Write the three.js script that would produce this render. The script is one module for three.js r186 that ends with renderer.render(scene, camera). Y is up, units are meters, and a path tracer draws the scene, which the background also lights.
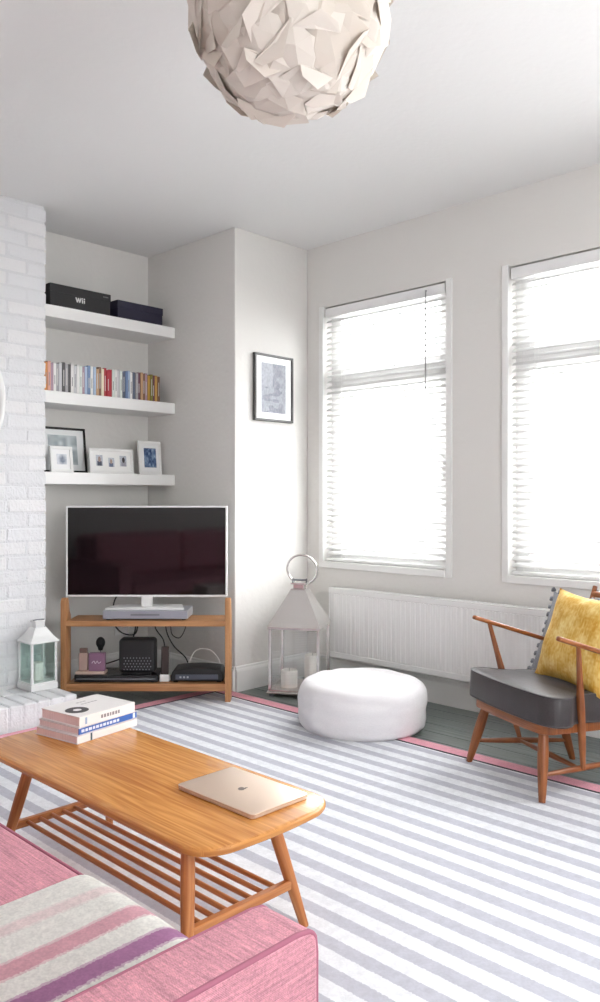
import * as THREE from 'three';
import { RoundedBoxGeometry } from 'three/addons/geometries/RoundedBoxGeometry.js';
import { mergeGeometries, toCreasedNormals } from 'three/addons/utils/BufferGeometryUtils.js';
import { RectAreaLightUniformsLib } from 'three/addons/lights/RectAreaLightUniformsLib.js';

// ---------- camera, sky, light, exposure ----------
const scene = new THREE.Scene();
const camera = new THREE.PerspectiveCamera(2 * Math.atan(501 / 800) * 180 / Math.PI, 600 / 1002, 0.05, 200);
camera.position.set(-3.713, 1.14, 3.530);
camera.rotation.set(0, -0.8013, 0);
camera.setViewOffset(600, 1002, 0, 4, 600, 1002);
const renderer = new THREE.WebGLRenderer({ antialias: true });
renderer.toneMapping = THREE.LinearToneMapping;
renderer.toneMappingExposure = 1.68;
renderer.shadowMap.enabled = true;
RectAreaLightUniformsLib.init();
scene.background = new THREE.Color(0.96, 0.98, 1.0);      // even white overcast
scene.backgroundIntensity = 5;
const WINDOWS = [[0.145, 1.055], [1.435, 2.345], [2.725, 3.635]];   // z spans of the openings in the window wall; the third is out of frame and has no blind
const WIN_Y = [0.735, 2.327];
// daylight standing in each window opening, just outside the panes
for (const [a, b] of WINDOWS) {
  const l = new THREE.RectAreaLight(new THREE.Color(0.97, 0.985, 1.0), 5, b - a - 0.1, WIN_Y[1] - WIN_Y[0] - 0.1);
  l.position.set(0.135, (WIN_Y[0] + WIN_Y[1]) / 2, (a + b) / 2);
  l.lookAt(-5, (WIN_Y[0] + WIN_Y[1]) / 2, (a + b) / 2);
  l.name = 'window_daylight';
  scene.add(l);
}

// garden window in the rear wall, behind the photographer: the soft light that reaches the window wall and the sofa end
const REAR = [-2.9, -1.7, 0.85, 2.2];
{
  const l = new THREE.RectAreaLight(new THREE.Color(0.97, 0.985, 1.0), 5, REAR[1] - REAR[0] - 0.1, REAR[3] - REAR[2] - 0.1);
  l.position.set((REAR[0] + REAR[1]) / 2, (REAR[2] + REAR[3]) / 2, 4.72);
  l.lookAt((REAR[0] + REAR[1]) / 2, (REAR[2] + REAR[3]) / 2, 0);
  l.name = 'garden_window_daylight';
  scene.add(l);
}

// ---------- helpers ----------
let seed = 7;
const rnd = () => { seed = (seed * 1664525 + 1013904223) >>> 0; return seed / 4294967296; };
const rr = (a, b) => a + (b - a) * rnd();
const V = (x, y, z) => new THREE.Vector3(x, y, z);
const used = {};
const numbered = (n) => { const k = used[n] = (used[n] ?? -1) + 1; return k ? `${n}_${String(k).padStart(3, '0')}` : n; };
function mesh(name, geo, mat, parent) {
  const m = new THREE.Mesh(geo, mat); m.name = name; m.castShadow = m.receiveShadow = true;
  if (parent) parent.add(m); return m;
}
function tag(o, label, category, group) {
  o.userData.label = label; o.userData.category = category; if (group) o.userData.group = group; return o;
}
function thing(name, label, category, pos = [0, 0, 0], turn = 0, group) {
  const g = new THREE.Group(); g.name = numbered(name); g.position.set(...pos); g.rotation.y = turn;
  scene.add(g); return tag(g, label, category, group);
}
function solo(name, geo, mat, label, category, pos = [0, 0, 0], turn = 0, group) {
  const m = mesh(numbered(name), geo, mat, scene); m.position.set(...pos); m.rotation.y = turn; return tag(m, label, category, group);
}
function struct(name, geo, mat) { const m = mesh(name, geo, mat, scene); m.userData.kind = 'structure'; return m; }
function structGroup(name) { const g = new THREE.Group(); g.name = name; g.userData.kind = 'structure'; scene.add(g); return g; }
function flat(g) { const q = g.index ? g.toNonIndexed() : g; for (const k of Object.keys(q.attributes)) if (!['position', 'normal', 'uv'].includes(k)) q.deleteAttribute(k); return q; }
const merge = (list) => mergeGeometries(list.map(flat));
// uv in metres by the dominant normal; u runs along 'grain' where it lies in the face
function boxUV(g0, grain = 'x', du = 0, dv = 0) {
  const g = flat(g0), p = g.attributes.position, n = g.attributes.normal, uv = new Float32Array(p.count * 2);
  for (let i = 0; i < p.count; i++) {
    const a = [Math.abs(n.getX(i)), Math.abs(n.getY(i)), Math.abs(n.getZ(i))];
    const c = [p.getX(i), p.getY(i), p.getZ(i)];
    const k = a.indexOf(Math.max(...a)); const gi = 'xyz'.indexOf(grain);
    let [u, v] = [0, 1, 2].filter((q) => q !== k);
    if (v === gi) [u, v] = [v, u];
    uv[2 * i] = c[u] + du; uv[2 * i + 1] = c[v] + dv + k * 0.31;
  }
  g.setAttribute('uv', new THREE.BufferAttribute(uv, 2)); return g;
}
// box given by its limits
function bx(x0, x1, y0, y1, z0, z1, r = 0, grain = 'x', s = 2) {
  const w = x1 - x0, h = y1 - y0, d = z1 - z0;
  const g = r ? new RoundedBoxGeometry(w, h, d, s, Math.min(r, w / 2.01, h / 2.01, d / 2.01)) : new THREE.BoxGeometry(w, h, d);
  g.translate((x0 + x1) / 2, (y0 + y1) / 2, (z0 + z1) / 2); return boxUV(g, grain);
}
// tapered turned rod from a to b through radii
function rod(a, b, radii, seg = 14) {
  const A = V(...a), B = V(...b), L = A.distanceTo(B), pts = [V(0.0001, 0, 0)];
  const n = radii.length - 1;
  const curve = radii.length > 2 ? new THREE.SplineCurve(radii.map((r, i) => new THREE.Vector2(r, L * i / n))).getPoints(n * 3) : radii.map((r, i) => new THREE.Vector2(r, L * i / n));
  const prof = [new THREE.Vector2(0.0001, 0), ...curve, new THREE.Vector2(0.0001, L)];
  const g = toCreasedNormals(new THREE.LatheGeometry(prof, seg), 0.7);
  const uv = g.attributes.uv, p = g.attributes.position;
  for (let i = 0; i < p.count; i++) uv.setXY(i, p.getY(i) + a[0] * 3.1, uv.getX(i) * radii[0] * 6.28 + a[2] * 1.7);
  g.applyQuaternion(new THREE.Quaternion().setFromUnitVectors(V(0, 1, 0), B.clone().sub(A).normalize()));
  g.translate(...a); return flat(g);
}
function tube(pts, r, seg = 0, rad = 6, closed = false) {
  const c = new THREE.CatmullRomCurve3(pts.map((p) => V(...p)), closed, 'centripetal');
  return flat(new THREE.TubeGeometry(c, seg || pts.length * 6, r, rad, closed));
}
const poly = (pts, step = 0.02) => pts.flatMap((p, i) => { if (!i) return [p]; const a = pts[i - 1], n = Math.max(1, Math.ceil(Math.hypot(p[0] - a[0], p[1] - a[1], p[2] - a[2]) / step)); return Array.from({ length: n }, (_, k) => a.map((q, j) => q + (p[j] - q) * (k + 1) / n)); });
function cyl(r0, r1, h, x = 0, y = 0, z = 0, seg = 24) { const g = new THREE.CylinderGeometry(r1, r0, h, seg); g.translate(x, y + h / 2, z); return flat(g); }
function extrude(pts, depth, bevel = 0, seg = 2, curveSeg = 12) {
  const s = pts instanceof THREE.Shape ? pts : new THREE.Shape(pts.map((p) => new THREE.Vector2(...p)));
  return new THREE.ExtrudeGeometry(s, { depth: depth - 2 * bevel, bevelEnabled: bevel > 0, bevelThickness: bevel, bevelSize: bevel, bevelOffset: -bevel, bevelSegments: seg, curveSegments: curveSeg });
}

// ---------- textures ----------
function vnoise(px, py, sd) {      // periodic value noise on a px x py lattice, arguments 0..1
  const t = new Float32Array(px * py); let s = sd >>> 0;
  for (let i = 0; i < t.length; i++) { s = (s * 1664525 + 1013904223) >>> 0; t[i] = s / 4294967296; }
  return (u, v) => {
    u = (u - Math.floor(u)) * px; v = (v - Math.floor(v)) * py;
    const i = Math.floor(u) % px, j = Math.floor(v) % py, f = u - Math.floor(u), g = v - Math.floor(v), i1 = (i + 1) % px, j1 = (j + 1) % py;
    const a = f * f * (3 - 2 * f), b = g * g * (3 - 2 * g);
    return (t[j * px + i] * (1 - a) + t[j * px + i1] * a) * (1 - b) + (t[j1 * px + i] * (1 - a) + t[j1 * px + i1] * a) * b;
  };
}
function texture(w, h, fn, srgb = true, repeat = [1, 1]) {
  const d = new Uint8Array(w * h * 4);
  for (let y = 0; y < h; y++) for (let x = 0; x < w; x++) {
    const c = fn((x + 0.5) / w, (y + 0.5) / h), i = (y * w + x) * 4;
    if (typeof c === 'number') d[i] = d[i + 1] = d[i + 2] = Math.max(0, Math.min(255, c * 255));
    else for (let k = 0; k < 3; k++) d[i + k] = Math.max(0, Math.min(255, c[k]));
    d[i + 3] = 255;
  }
  const t = new THREE.DataTexture(d, w, h); t.wrapS = t.wrapT = THREE.RepeatWrapping; t.magFilter = THREE.LinearFilter; t.minFilter = THREE.LinearMipmapLinearFilter;
  t.generateMipmaps = true; if (srgb) t.colorSpace = THREE.SRGBColorSpace; t.repeat.set(...repeat); t.needsUpdate = true; return t;
}
const mix = (a, b, t) => a.map((q, i) => q + (b[i] - q) * t);
function woodTex(light, dark, sd, rep = [1, 1]) {
  const a = vnoise(3, 24, sd), b = vnoise(6, 90, sd + 1), c = vnoise(24, 200, sd + 2), d = vnoise(2, 5, sd + 3), e = vnoise(4, 3, sd + 5);
  return texture(512, 512, (u, v) => {
    const w = v + 0.035 * (e(u, v) - 0.5);
    const ring = 0.5 + 0.5 * Math.sin(6.283 * (a(u, w) * 2.2 + d(u, w) * 3));
    const t = 0.26 * ring + 0.42 * b(u, w) + 0.18 * c(u, v) + 0.25 * (d(u, v) - 0.3);
    return mix(light, dark, Math.max(0, Math.min(1, t)));
  }, true, rep);
}
const weaveA = vnoise(200, 200, 11), weaveB = vnoise(60, 60, 12), weaveC = vnoise(7, 7, 13);
const weaveBump = texture(512, 512, (u, v) => 0.5 + 0.3 * (weaveA(u, v) - 0.5) + 0.2 * Math.sin(u * 6.283 * 90) * Math.sin(v * 6.283 * 90), false, [4, 4]);
function clothTex(base, amt, rep, streak = 0) {
  const s1 = vnoise(180, 6, 31), s2 = vnoise(90, 4, 32);
  return texture(512, 512, (u, v) => {
    const k = (weaveA(u, v) - 0.5) * amt + (weaveB(u, v) - 0.5) * amt * 0.7 + (weaveC(u, v) - 0.5) * amt * 0.35 + streak * (s1(u, v) - 0.5) + streak * 0.6 * (s2(u, v) - 0.5);
    return base.map((q) => q * (1 + k));
  }, true, rep);
}
const plasterN1 = vnoise(64, 64, 41), plasterN2 = vnoise(9, 9, 42), plasterN3 = vnoise(200, 200, 43);
const plasterBump = texture(512, 512, (u, v) => 0.5 * plasterN1(u, v) + 0.3 * plasterN2(u, v) + 0.2 * plasterN3(u, v), false, [0.8, 0.8]);
const brickBump = texture(512, 512, (u, v) => 0.55 * vn1(u, v) + 0.3 * plasterN1(u, v) + 0.15 * plasterN3(u, v), false, [2.2, 2.2]);
function vn1(u, v) { const q = plasterN1(u * 0.5 + 0.13, v * 0.5); return q > 0.72 ? 1 - (q - 0.72) * 3 : q / 0.72 * 0.9; }

// ---------- materials ----------
const std = (o) => new THREE.MeshStandardMaterial(o);
const phys = (o) => new THREE.MeshPhysicalMaterial(o);
const M = {};
M.wall = std({ color: '#e4e2de', roughness: 0.85, bumpMap: plasterBump, bumpScale: 0.0012 });
M.ceiling = std({ color: '#ececeb', roughness: 0.9, bumpMap: plasterBump, bumpScale: 0.001 });
M.white = std({ color: '#eeeeec', roughness: 0.45 });
M.gloss = std({ color: '#efefee', roughness: 0.3 });
M.brick = [['#e1e2e4', 1], ['#dedfe1', 2], ['#e4e4e5', 3]].map(([c]) => std({ color: c, roughness: 0.55, bumpMap: brickBump, bumpScale: 0.003 }));
M.mortar = std({ color: '#dadbdd', roughness: 0.7, bumpMap: brickBump, bumpScale: 0.004 });
const floorN = vnoise(4, 80, 51), floorN2 = vnoise(60, 200, 52);
const boardTex = (s) => texture(256, 256, (u, v) => { const k = 0.86 + 0.2 * floorN(u + s, v) + 0.08 * floorN2(u, v + s); return [120 * k, 127 * k, 124 * k]; }, true, [0.7, 2]);
M.board = [0, 0.37, 0.71].map((s) => std({ map: boardTex(s), roughness: 0.42 }));
M.gap = std({ color: '#2a2a29', roughness: 0.9 });
M.elm = std({ map: woodTex([226, 164, 90], [164, 98, 42], 61, [0.9, 2.2]), roughness: 0.27 });
M.elm2 = std({ map: woodTex([205, 140, 84], [160, 92, 46], 71, [1.3, 3]), roughness: 0.38 });
M.beech = std({ map: woodTex([172, 106, 58], [116, 62, 30], 81, [1.5, 3]), roughness: 0.35 });
M.oak = std({ map: woodTex([196, 146, 100], [152, 102, 62], 91, [1.4, 3]), roughness: 0.5 });
M.steel = std({ color: '#dcd9d6', metalness: 0.85, roughness: 0.22 });
M.steelDark = std({ color: '#8b8f94', metalness: 0.85, roughness: 0.3 });
M.whiteMetal = std({ color: '#e6e7e6', metalness: 0.25, roughness: 0.3 });
M.glass = phys({ color: '#ffffff', transmission: 1, thickness: 0, roughness: 0.0, ior: 1.45 });
M.greenGlass = phys({ color: '#f1f7f5', transmission: 1, thickness: 0, roughness: 0.02, ior: 1.45 });
M.wax = std({ color: '#f1efe8', roughness: 0.5 });
M.wick = std({ color: '#3a332c', roughness: 0.9 });
M.black = std({ color: '#1a1a1c', roughness: 0.5 });
M.blackGloss = std({ color: '#161618', roughness: 0.22 });
M.cable = std({ color: '#232325', roughness: 0.6 });
M.silver = std({ color: '#b9bcc2', metalness: 0.5, roughness: 0.35 });
M.screen = phys({ color: '#08070a', roughness: 0.06, clearcoat: 0 });
M.pinkCloth = std({ map: clothTex([203, 143, 155], 0.16, [5, 5], 0.16), roughness: 0.95, bumpMap: weaveBump, bumpScale: 0.0012 });
M.piping = std({ color: '#a8667a', roughness: 0.9 });
M.seatCloth = phys({ map: clothTex([60, 55, 56], 0.2, [6, 6]), roughness: 0.42, bumpMap: weaveBump, bumpScale: 0.0006, sheen: 0.5, sheenRoughness: 0.5, sheenColor: new THREE.Color(0.5, 0.5, 0.52) });
M.pouf = std({ map: clothTex([238, 236, 238], 0.03, [5, 5]), roughness: 0.75, bumpMap: weaveBump, bumpScale: 0.0006 });
const paint = (c, r = 0.6) => std({ color: c, roughness: r });

// ---------- the room ----------
const H = 2.722, XL = -4.15, ZR = 4.55, ZB = -0.868, XA = -0.616, XB = -1.54, ZC = -0.507;
{
  // floor: painted boards running along the window wall
  const fl = structGroup('floor');
  mesh('subfloor', bx(XL - 0.2, 0.25, -0.2, -0.02, ZB - 0.2, ZR + 0.2), M.gap, fl);
  const w = 0.118, n = Math.ceil(-XL / w);
  const geos = [0, 1, 2].map((k) => boxUV(bx(-w / 2 + 0.002, w / 2 - 0.002, -0.02, 0, ZB - 0.05, ZR + 0.05, 0.0025, 'z', 1), 'z', k * 0.4, k * 0.13));
  for (let i = 0; i < n; i++) { const b = mesh('floorboard', geos[i % 3], M.board[(i * 7) % 3], fl); b.position.set(-w * (i + 0.5) - 0.006, 0, 0); }
  struct('ceiling', bx(XL - 0.2, 0.25, H, H + 0.2, ZB - 0.2, ZR + 0.2), M.ceiling);
  // window wall with two openings
  const [a, b, c] = WINDOWS, [y0, y1] = WIN_Y, T = 0.25;
  struct('wall_window', merge([
    bx(0, T, -0.2, y0, ZB - 0.2, ZR + 0.2), bx(0, T, y1, H, ZB - 0.2, ZR + 0.2),
    bx(0, T, y0, y1, ZB - 0.2, a[0]), bx(0, T, y0, y1, a[1], b[0]), bx(0, T, y0, y1, b[1], c[0]), bx(0, T, y0, y1, c[1], ZR + 0.2)]), M.wall);
  struct('wall_back', bx(XL, XA + 0.01, -0.02, H, ZB - 0.2, ZB), M.wall);
  struct('wall_alcove', bx(XA, 0, -0.02, H, ZB - 0.2, 0, 0.006), M.wall);
  struct('wall_left', bx(XL - 0.2, XL, -0.2, H, ZB - 0.2, ZR + 0.2), M.wall);
  struct('wall_rear', merge([bx(XL, REAR[0], -0.2, H, ZR, ZR + 0.2), bx(REAR[1], 0, -0.2, H, ZR, ZR + 0.2), bx(REAR[0], REAR[1], -0.2, REAR[2], ZR, ZR + 0.2), bx(REAR[0], REAR[1], REAR[3], H, ZR, ZR + 0.2)]), M.wall);
  const dr = structGroup('window_4'), mid = (REAR[0] + REAR[1]) / 2;
  for (const [a0, b0] of [[REAR[0], mid], [mid, REAR[1]]]) {
    const leaf = mesh('casement', merge([bx(a0, a0 + 0.07, REAR[2], REAR[3], ZR + 0.09, ZR + 0.13, 0.003), bx(b0 - 0.07, b0, REAR[2], REAR[3], ZR + 0.09, ZR + 0.13, 0.003), bx(a0 + 0.07, b0 - 0.07, REAR[2], REAR[2] + 0.07, ZR + 0.09, ZR + 0.13, 0.003), bx(a0 + 0.07, b0 - 0.07, REAR[3] - 0.08, REAR[3], ZR + 0.09, ZR + 0.13, 0.003)]), M.gloss, dr);
    mesh('pane', bx(a0 + 0.068, b0 - 0.068, REAR[2] + 0.068, REAR[3] - 0.078, ZR + 0.108, ZR + 0.112), M.glass, leaf);
  }
  // skirting boards: moulded profile swept along the walls
  const prof = (d) => new THREE.Shape([[0, 0], [0.018, 0], [0.018, 0.118], [0.014, 0.128], [0.010, 0.134], [0.009, 0.143], [0.005, 0.148], [0, 0.148]].map((p) => new THREE.Vector2(...p)));
  const skirt = (len) => new THREE.ExtrudeGeometry(prof(), { depth: len, bevelEnabled: false });
  const g1 = skirt(ZR); g1.rotateY(0); g1.scale(-1, 1, 1); g1.index = null;
  const fix = (g) => { const q = flat(g), p = q.attributes.position; for (let i = 0; i < p.count; i += 3) for (const at of Object.values(q.attributes)) { const s = at.itemSize; for (let k = 0; k < s; k++) { const t = at.array[(i + 1) * s + k]; at.array[(i + 1) * s + k] = at.array[(i + 2) * s + k]; at.array[(i + 2) * s + k] = t; } } q.computeVertexNormals(); return q; };
  struct('baseboard_window', fix(g1), M.white);
  const g2 = skirt(-XA - 0.018); g2.rotateY(-Math.PI / 2); g2.translate(-0.018, 0, 0);   // extrudes toward -x, profile thickness toward +z
  struct('baseboard_alcove', g2, M.white);
  const g4 = skirt(0.868); g4.scale(-1, 1, 1); const g4f = fix(g4); g4f.translate(XA, 0, ZB);
  struct('baseboard_return', g4f, M.white);
  const g5 = skirt(XA - XB); g5.rotateY(-Math.PI / 2); g5.translate(XA, 0, ZB);
  struct('baseboard_back', g5, M.white);
}
// white painted brick chimney breast
{
  const g = structGroup('wall_chimney');
  mesh('mortar', bx(-3.1, XB - 0.008, -0.02, H, ZB - 0.01, ZC - 0.003), M.mortar, g);
  const variants = (L, D) => [0, 1, 2, 3].map(() => {
    const q = new RoundedBoxGeometry(L, 0.066, D, 1, 0.007);
    const p = q.attributes.position, key = {};
    for (let i = 0; i < p.count; i++) {
      const k = [p.getX(i), p.getY(i), p.getZ(i)].map((s) => s.toFixed(3)).join();
      key[k] ??= [rr(-0.004, 0.004), rr(-0.003, 0.003), rr(-0.0015, 0.0015)];
      p.setXYZ(i, p.getX(i) + key[k][0], p.getY(i) + key[k][1], p.getZ(i) + key[k][2]);
    }
    q.computeVertexNormals(); return boxUV(q, 'x', rnd(), rnd());
  });
  const full = variants(0.218, 0.1), half = variants(0.106, 0.1);
  let r = 0;
  for (let y = 0.0375; y < H - 0.03; y += 0.0752, r++) {
    let x = XB; let first = true;
    while (x > -2.5) {
      const isHalf = first && r % 2; const L = isHalf ? 0.106 : 0.218; first = false;
      const b = mesh('brick', (isHalf ? half : full)[Math.floor(rnd() * 4)], M.brick[Math.floor(rnd() * 3)], g);
      b.position.set(x - L / 2 + rr(-0.002, 0.002), y + rr(-0.0015, 0.0015), ZC - 0.05 + rr(-0.0015, 0.0015));
      if (rnd() < 0.5) b.rotation.z = Math.PI;
      x -= L + 0.009;
    }
  }
  // hearth: a course of white painted bricks standing on edge
  const h = thing('hearth', 'white painted brick hearth under the silver-white lantern', 'hearth', [0, 0, 0]);
  mesh('mortar_bed', bx(-3.05, -1.565, 0.0, 0.122, ZC + 0.002, -0.150), M.mortar, h);
  const hv = [[0.222, -0.256], [0.135, -0.4375]].map(([d, zc]) => [[0, 1, 2].map(() => {
    const q = new RoundedBoxGeometry(0.0655, 0.13, d - 0.008, 1, 0.006); const p = q.attributes.position, key = {};
    for (let i = 0; i < p.count; i++) { const k = [p.getX(i), p.getY(i), p.getZ(i)].map((s) => s.toFixed(3)).join(); key[k] ??= [rr(-0.002, 0.002), p.getY(i) > 0 ? rr(-0.003, 0) : 0, rr(-0.002, 0.002)]; p.setXYZ(i, p.getX(i) + key[k][0], p.getY(i) + key[k][1], p.getZ(i) + key[k][2]); }
    q.computeVertexNormals(); return boxUV(q, 'x', rnd(), rnd());
  }), zc]);
  for (let x = -1.593; x > -2.5; x -= 0.0735) for (const [gs, zc] of hv) { const b = mesh('brick', gs[Math.floor(rnd() * 3)], M.brick[Math.floor(rnd() * 3)], h); b.position.set(x, 0.0655, zc); }
}
// ---------- windows ----------
WINDOWS.forEach(([a, b], wi) => {
  const [y0, y1] = WIN_Y, g = structGroup('window_' + (wi + 1));
  const ring = (x0, x1, z0, z1, ya, yb, t, tb = t, r = 0.003) => [bx(x0, x1, ya, yb, z0, z0 + t, r), bx(x0, x1, ya, yb, z1 - t, z1, r), bx(x0, x1, yb - t, yb, z0 + t, z1 - t, r), bx(x0, x1, ya, ya + tb, z0 + t, z1 - t, r)];
  const t = 0.036;
  for (const q of [bx(-0.013, 0.004, y0 - t, y1 + 0.008, a - t, a, 0.003), bx(-0.013, 0.004, y0 - t, y1 + 0.008, b, b + t, 0.003), bx(-0.022, 0.06, y0 - t, y0 + 0.004, a, b, 0.004)]) mesh('architrave', q, M.white, g);
  const fx0 = 0.07, fx1 = 0.125, ty = 1.872;
  for (const q of ring(fx0, fx1, a, b, y0, y1, 0.045)) mesh('frame', q, M.gloss, g);
  mesh('transom', bx(fx0, fx1, ty - 0.03, ty + 0.03, a + 0.045, b - 0.045, 0.003), M.gloss, g);
  const sash = (ya, yb, name) => { const s = mesh(name, merge(ring(fx0 - 0.006, fx1 - 0.012, a + 0.042, b - 0.042, ya, yb, 0.042)), M.gloss, g); mesh('pane', bx(0.093, 0.097, ya + 0.04, yb - 0.04, a + 0.082, b - 0.082), M.glass, s); return s; };
  const top = sash(ty + 0.027, y1 - 0.042, 'top_light'), low = sash(y0 + 0.042, ty - 0.027, 'casement');
  mesh('handle', merge([bx(0.05, 0.064, ty + 0.036, ty + 0.05, (a + b) / 2 - 0.06, (a + b) / 2 + 0.06, 0.004), bx(0.056, 0.068, ty + 0.03, ty + 0.055, (a + b) / 2 - 0.012, (a + b) / 2 + 0.012, 0.003)]), M.gloss, top);
  mesh('handle', merge([bx(0.046, 0.06, 1.25, 1.37, b - 0.067, b - 0.055, 0.004), bx(0.052, 0.066, 1.30, 1.34, b - 0.073, b - 0.05, 0.003)]), M.gloss, low);
});
{
  const ground = struct('ground_outside', bx(0.26, 40, -0.5, -0.35, -30, 34), std({ color: '#b9b8b5', roughness: 0.9 }));
}
// venetian blinds
{
  const slatProfile = []; const N = 5, W = 0.035;
  for (let i = 0; i <= N; i++) { const u = i / N - 0.5; slatProfile.push([u * W, 0.0035 * (1 - 4 * u * u)]); }
  for (let i = N; i >= 0; i--) { const u = i / N - 0.5; slatProfile.push([u * W, 0.0035 * (1 - 4 * u * u) - 0.0009]); }
  const slatMat = std({ color: '#dfdfdd', roughness: 0.4 });
  WINDOWS.slice(0, 2).forEach(([a, b], wi) => {
    const len = b - a - 0.024, zc = (a + b) / 2;
    const g = thing('venetian_blind', ['white slatted venetian blind in the window nearest the corner', 'white slatted venetian blind in the window behind the armchair'][wi], 'blind', [0.020, WIN_Y[0] + 0.006, zc], 0, 'white venetian blinds in the two windows');
    const top = WIN_Y[1] - WIN_Y[0] - 0.006;
    mesh('headrail', bx(-0.024, 0.024, top - 0.066, top - 0.010, -len / 2, len / 2, 0.003), M.gloss, g);
    mesh('bottom_rail', bx(-0.019, 0.019, 0.0, 0.018, -len / 2, len / 2, 0.005), M.gloss, g);
    const sg = extrude(slatProfile, len); sg.translate(0, 0, -len / 2); sg.rotateZ(0.62);
    const n = 43, ya = 0.05, yb = top - 0.088;
    for (let i = 0; i < n; i++) { const s = mesh('slat', sg, slatMat, g); s.position.y = ya + (yb - ya) * i / (n - 1); }
    for (const z of [-len / 2 + 0.13, len / 2 - 0.13]) for (const x of [-0.019, 0.019]) mesh('ladder_cord', bx(x - 0.0009, x + 0.0009, 0.015, top - 0.05, z - 0.0012, z + 0.0012), M.white, g);
    mesh('tilt_wand', merge([rod([-0.032, top - 0.035, len / 2 - 0.12], [-0.034, top - 0.58, len / 2 - 0.12], [0.0036, 0.0036, 0.0045], 8), bx(-0.034, -0.02, top - 0.04, top - 0.03, len / 2 - 0.123, len / 2 - 0.117)]), std({ color: '#9c9d9b', roughness: 0.3 }), g);
  });
}
// ---------- radiator ----------
{
  const z0 = 0.27, z1 = 2.15, g = thing('radiator', 'long white fluted panel radiator below the windows', 'radiator', [0, 0.17, 0]);
  const P = 0.0333, n = Math.floor((z1 - z0 - 0.03) / P), s = new THREE.Shape();
  // cross-section in (z, x), extruded upward
  s.moveTo(0, 0); s.lineTo(0, 0.016); let z = 0.015; s.lineTo(z, 0.018);
  for (let i = 0; i < n; i++) { s.lineTo(z + P * 0.18, 0.018); s.lineTo(z + P * 0.36, 0.0203); s.lineTo(z + P * 0.74, 0.0203); s.lineTo(z + P * 0.92, 0.018); z += P; }
  s.lineTo(z1 - z0, 0.018); s.lineTo(z1 - z0, 0);
  const f = new THREE.ExtrudeGeometry(s, { depth: 0.35, bevelEnabled: false });
  // (z, x, y) -> world: shape x along +z, shape y toward -x, depth upward
  f.applyMatrix4(new THREE.Matrix4().set(0, -1, 0, -0.075, 0, 0, 1, 0.035, 1, 0, 0, z0, 0, 0, 0, 1));
  mesh('front_panel', toCreasedNormals(flat(f), 0.3), M.gloss, g);
  mesh('panel_edge', merge([bx(-0.095, -0.075, 0.0, 0.036, z0, z1, 0.006), bx(-0.095, -0.075, 0.384, 0.415, z0, z1, 0.006)]), M.gloss, g);
  mesh('rear_panel', bx(-0.048, -0.03, 0.01, 0.405, z0 + 0.01, z1 - 0.01, 0.004), M.gloss, g);
  for (const q of [bx(-0.094, -0.03, 0.02, 0.418, z0 - 0.004, z0 + 0.002, 0.002), bx(-0.094, -0.03, 0.02, 0.418, z1 - 0.002, z1 + 0.004, 0.002)]) mesh('side_panel', q, M.gloss, g);
  const gr = [bx(-0.096, -0.088, 0.412, 0.42, z0, z1, 0.002), bx(-0.036, -0.028, 0.412, 0.42, z0, z1, 0.002)];
  for (let q = z0 + 0.02; q < z1; q += 0.03) gr.push(bx(-0.09, -0.034, 0.412, 0.419, q, q + 0.018));
  mesh('top_grille', merge(gr), M.gloss, g);
  for (const q of [z0 + 0.3, z1 - 0.3]) mesh('wall_bracket', bx(-0.031, -0.001, 0.05, 0.36, q, q + 0.03), M.white, g);
  mesh('valve', merge([cyl(0.012, 0.012, 0.05, -0.06, 0.0, z0 - 0.025, 16), cyl(0.018, 0.016, 0.06, -0.06, 0.03, z0 - 0.025, 16), rod([-0.06, 0.02, z0 - 0.025], [-0.06, 0.02, z0 + 0.01], [0.009, 0.009])]), M.white, g);
  mesh('pipe', cyl(0.0075, 0.0075, 0.17, -0.06, -0.17, z0 - 0.025, 12), M.white, g);
}
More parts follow.
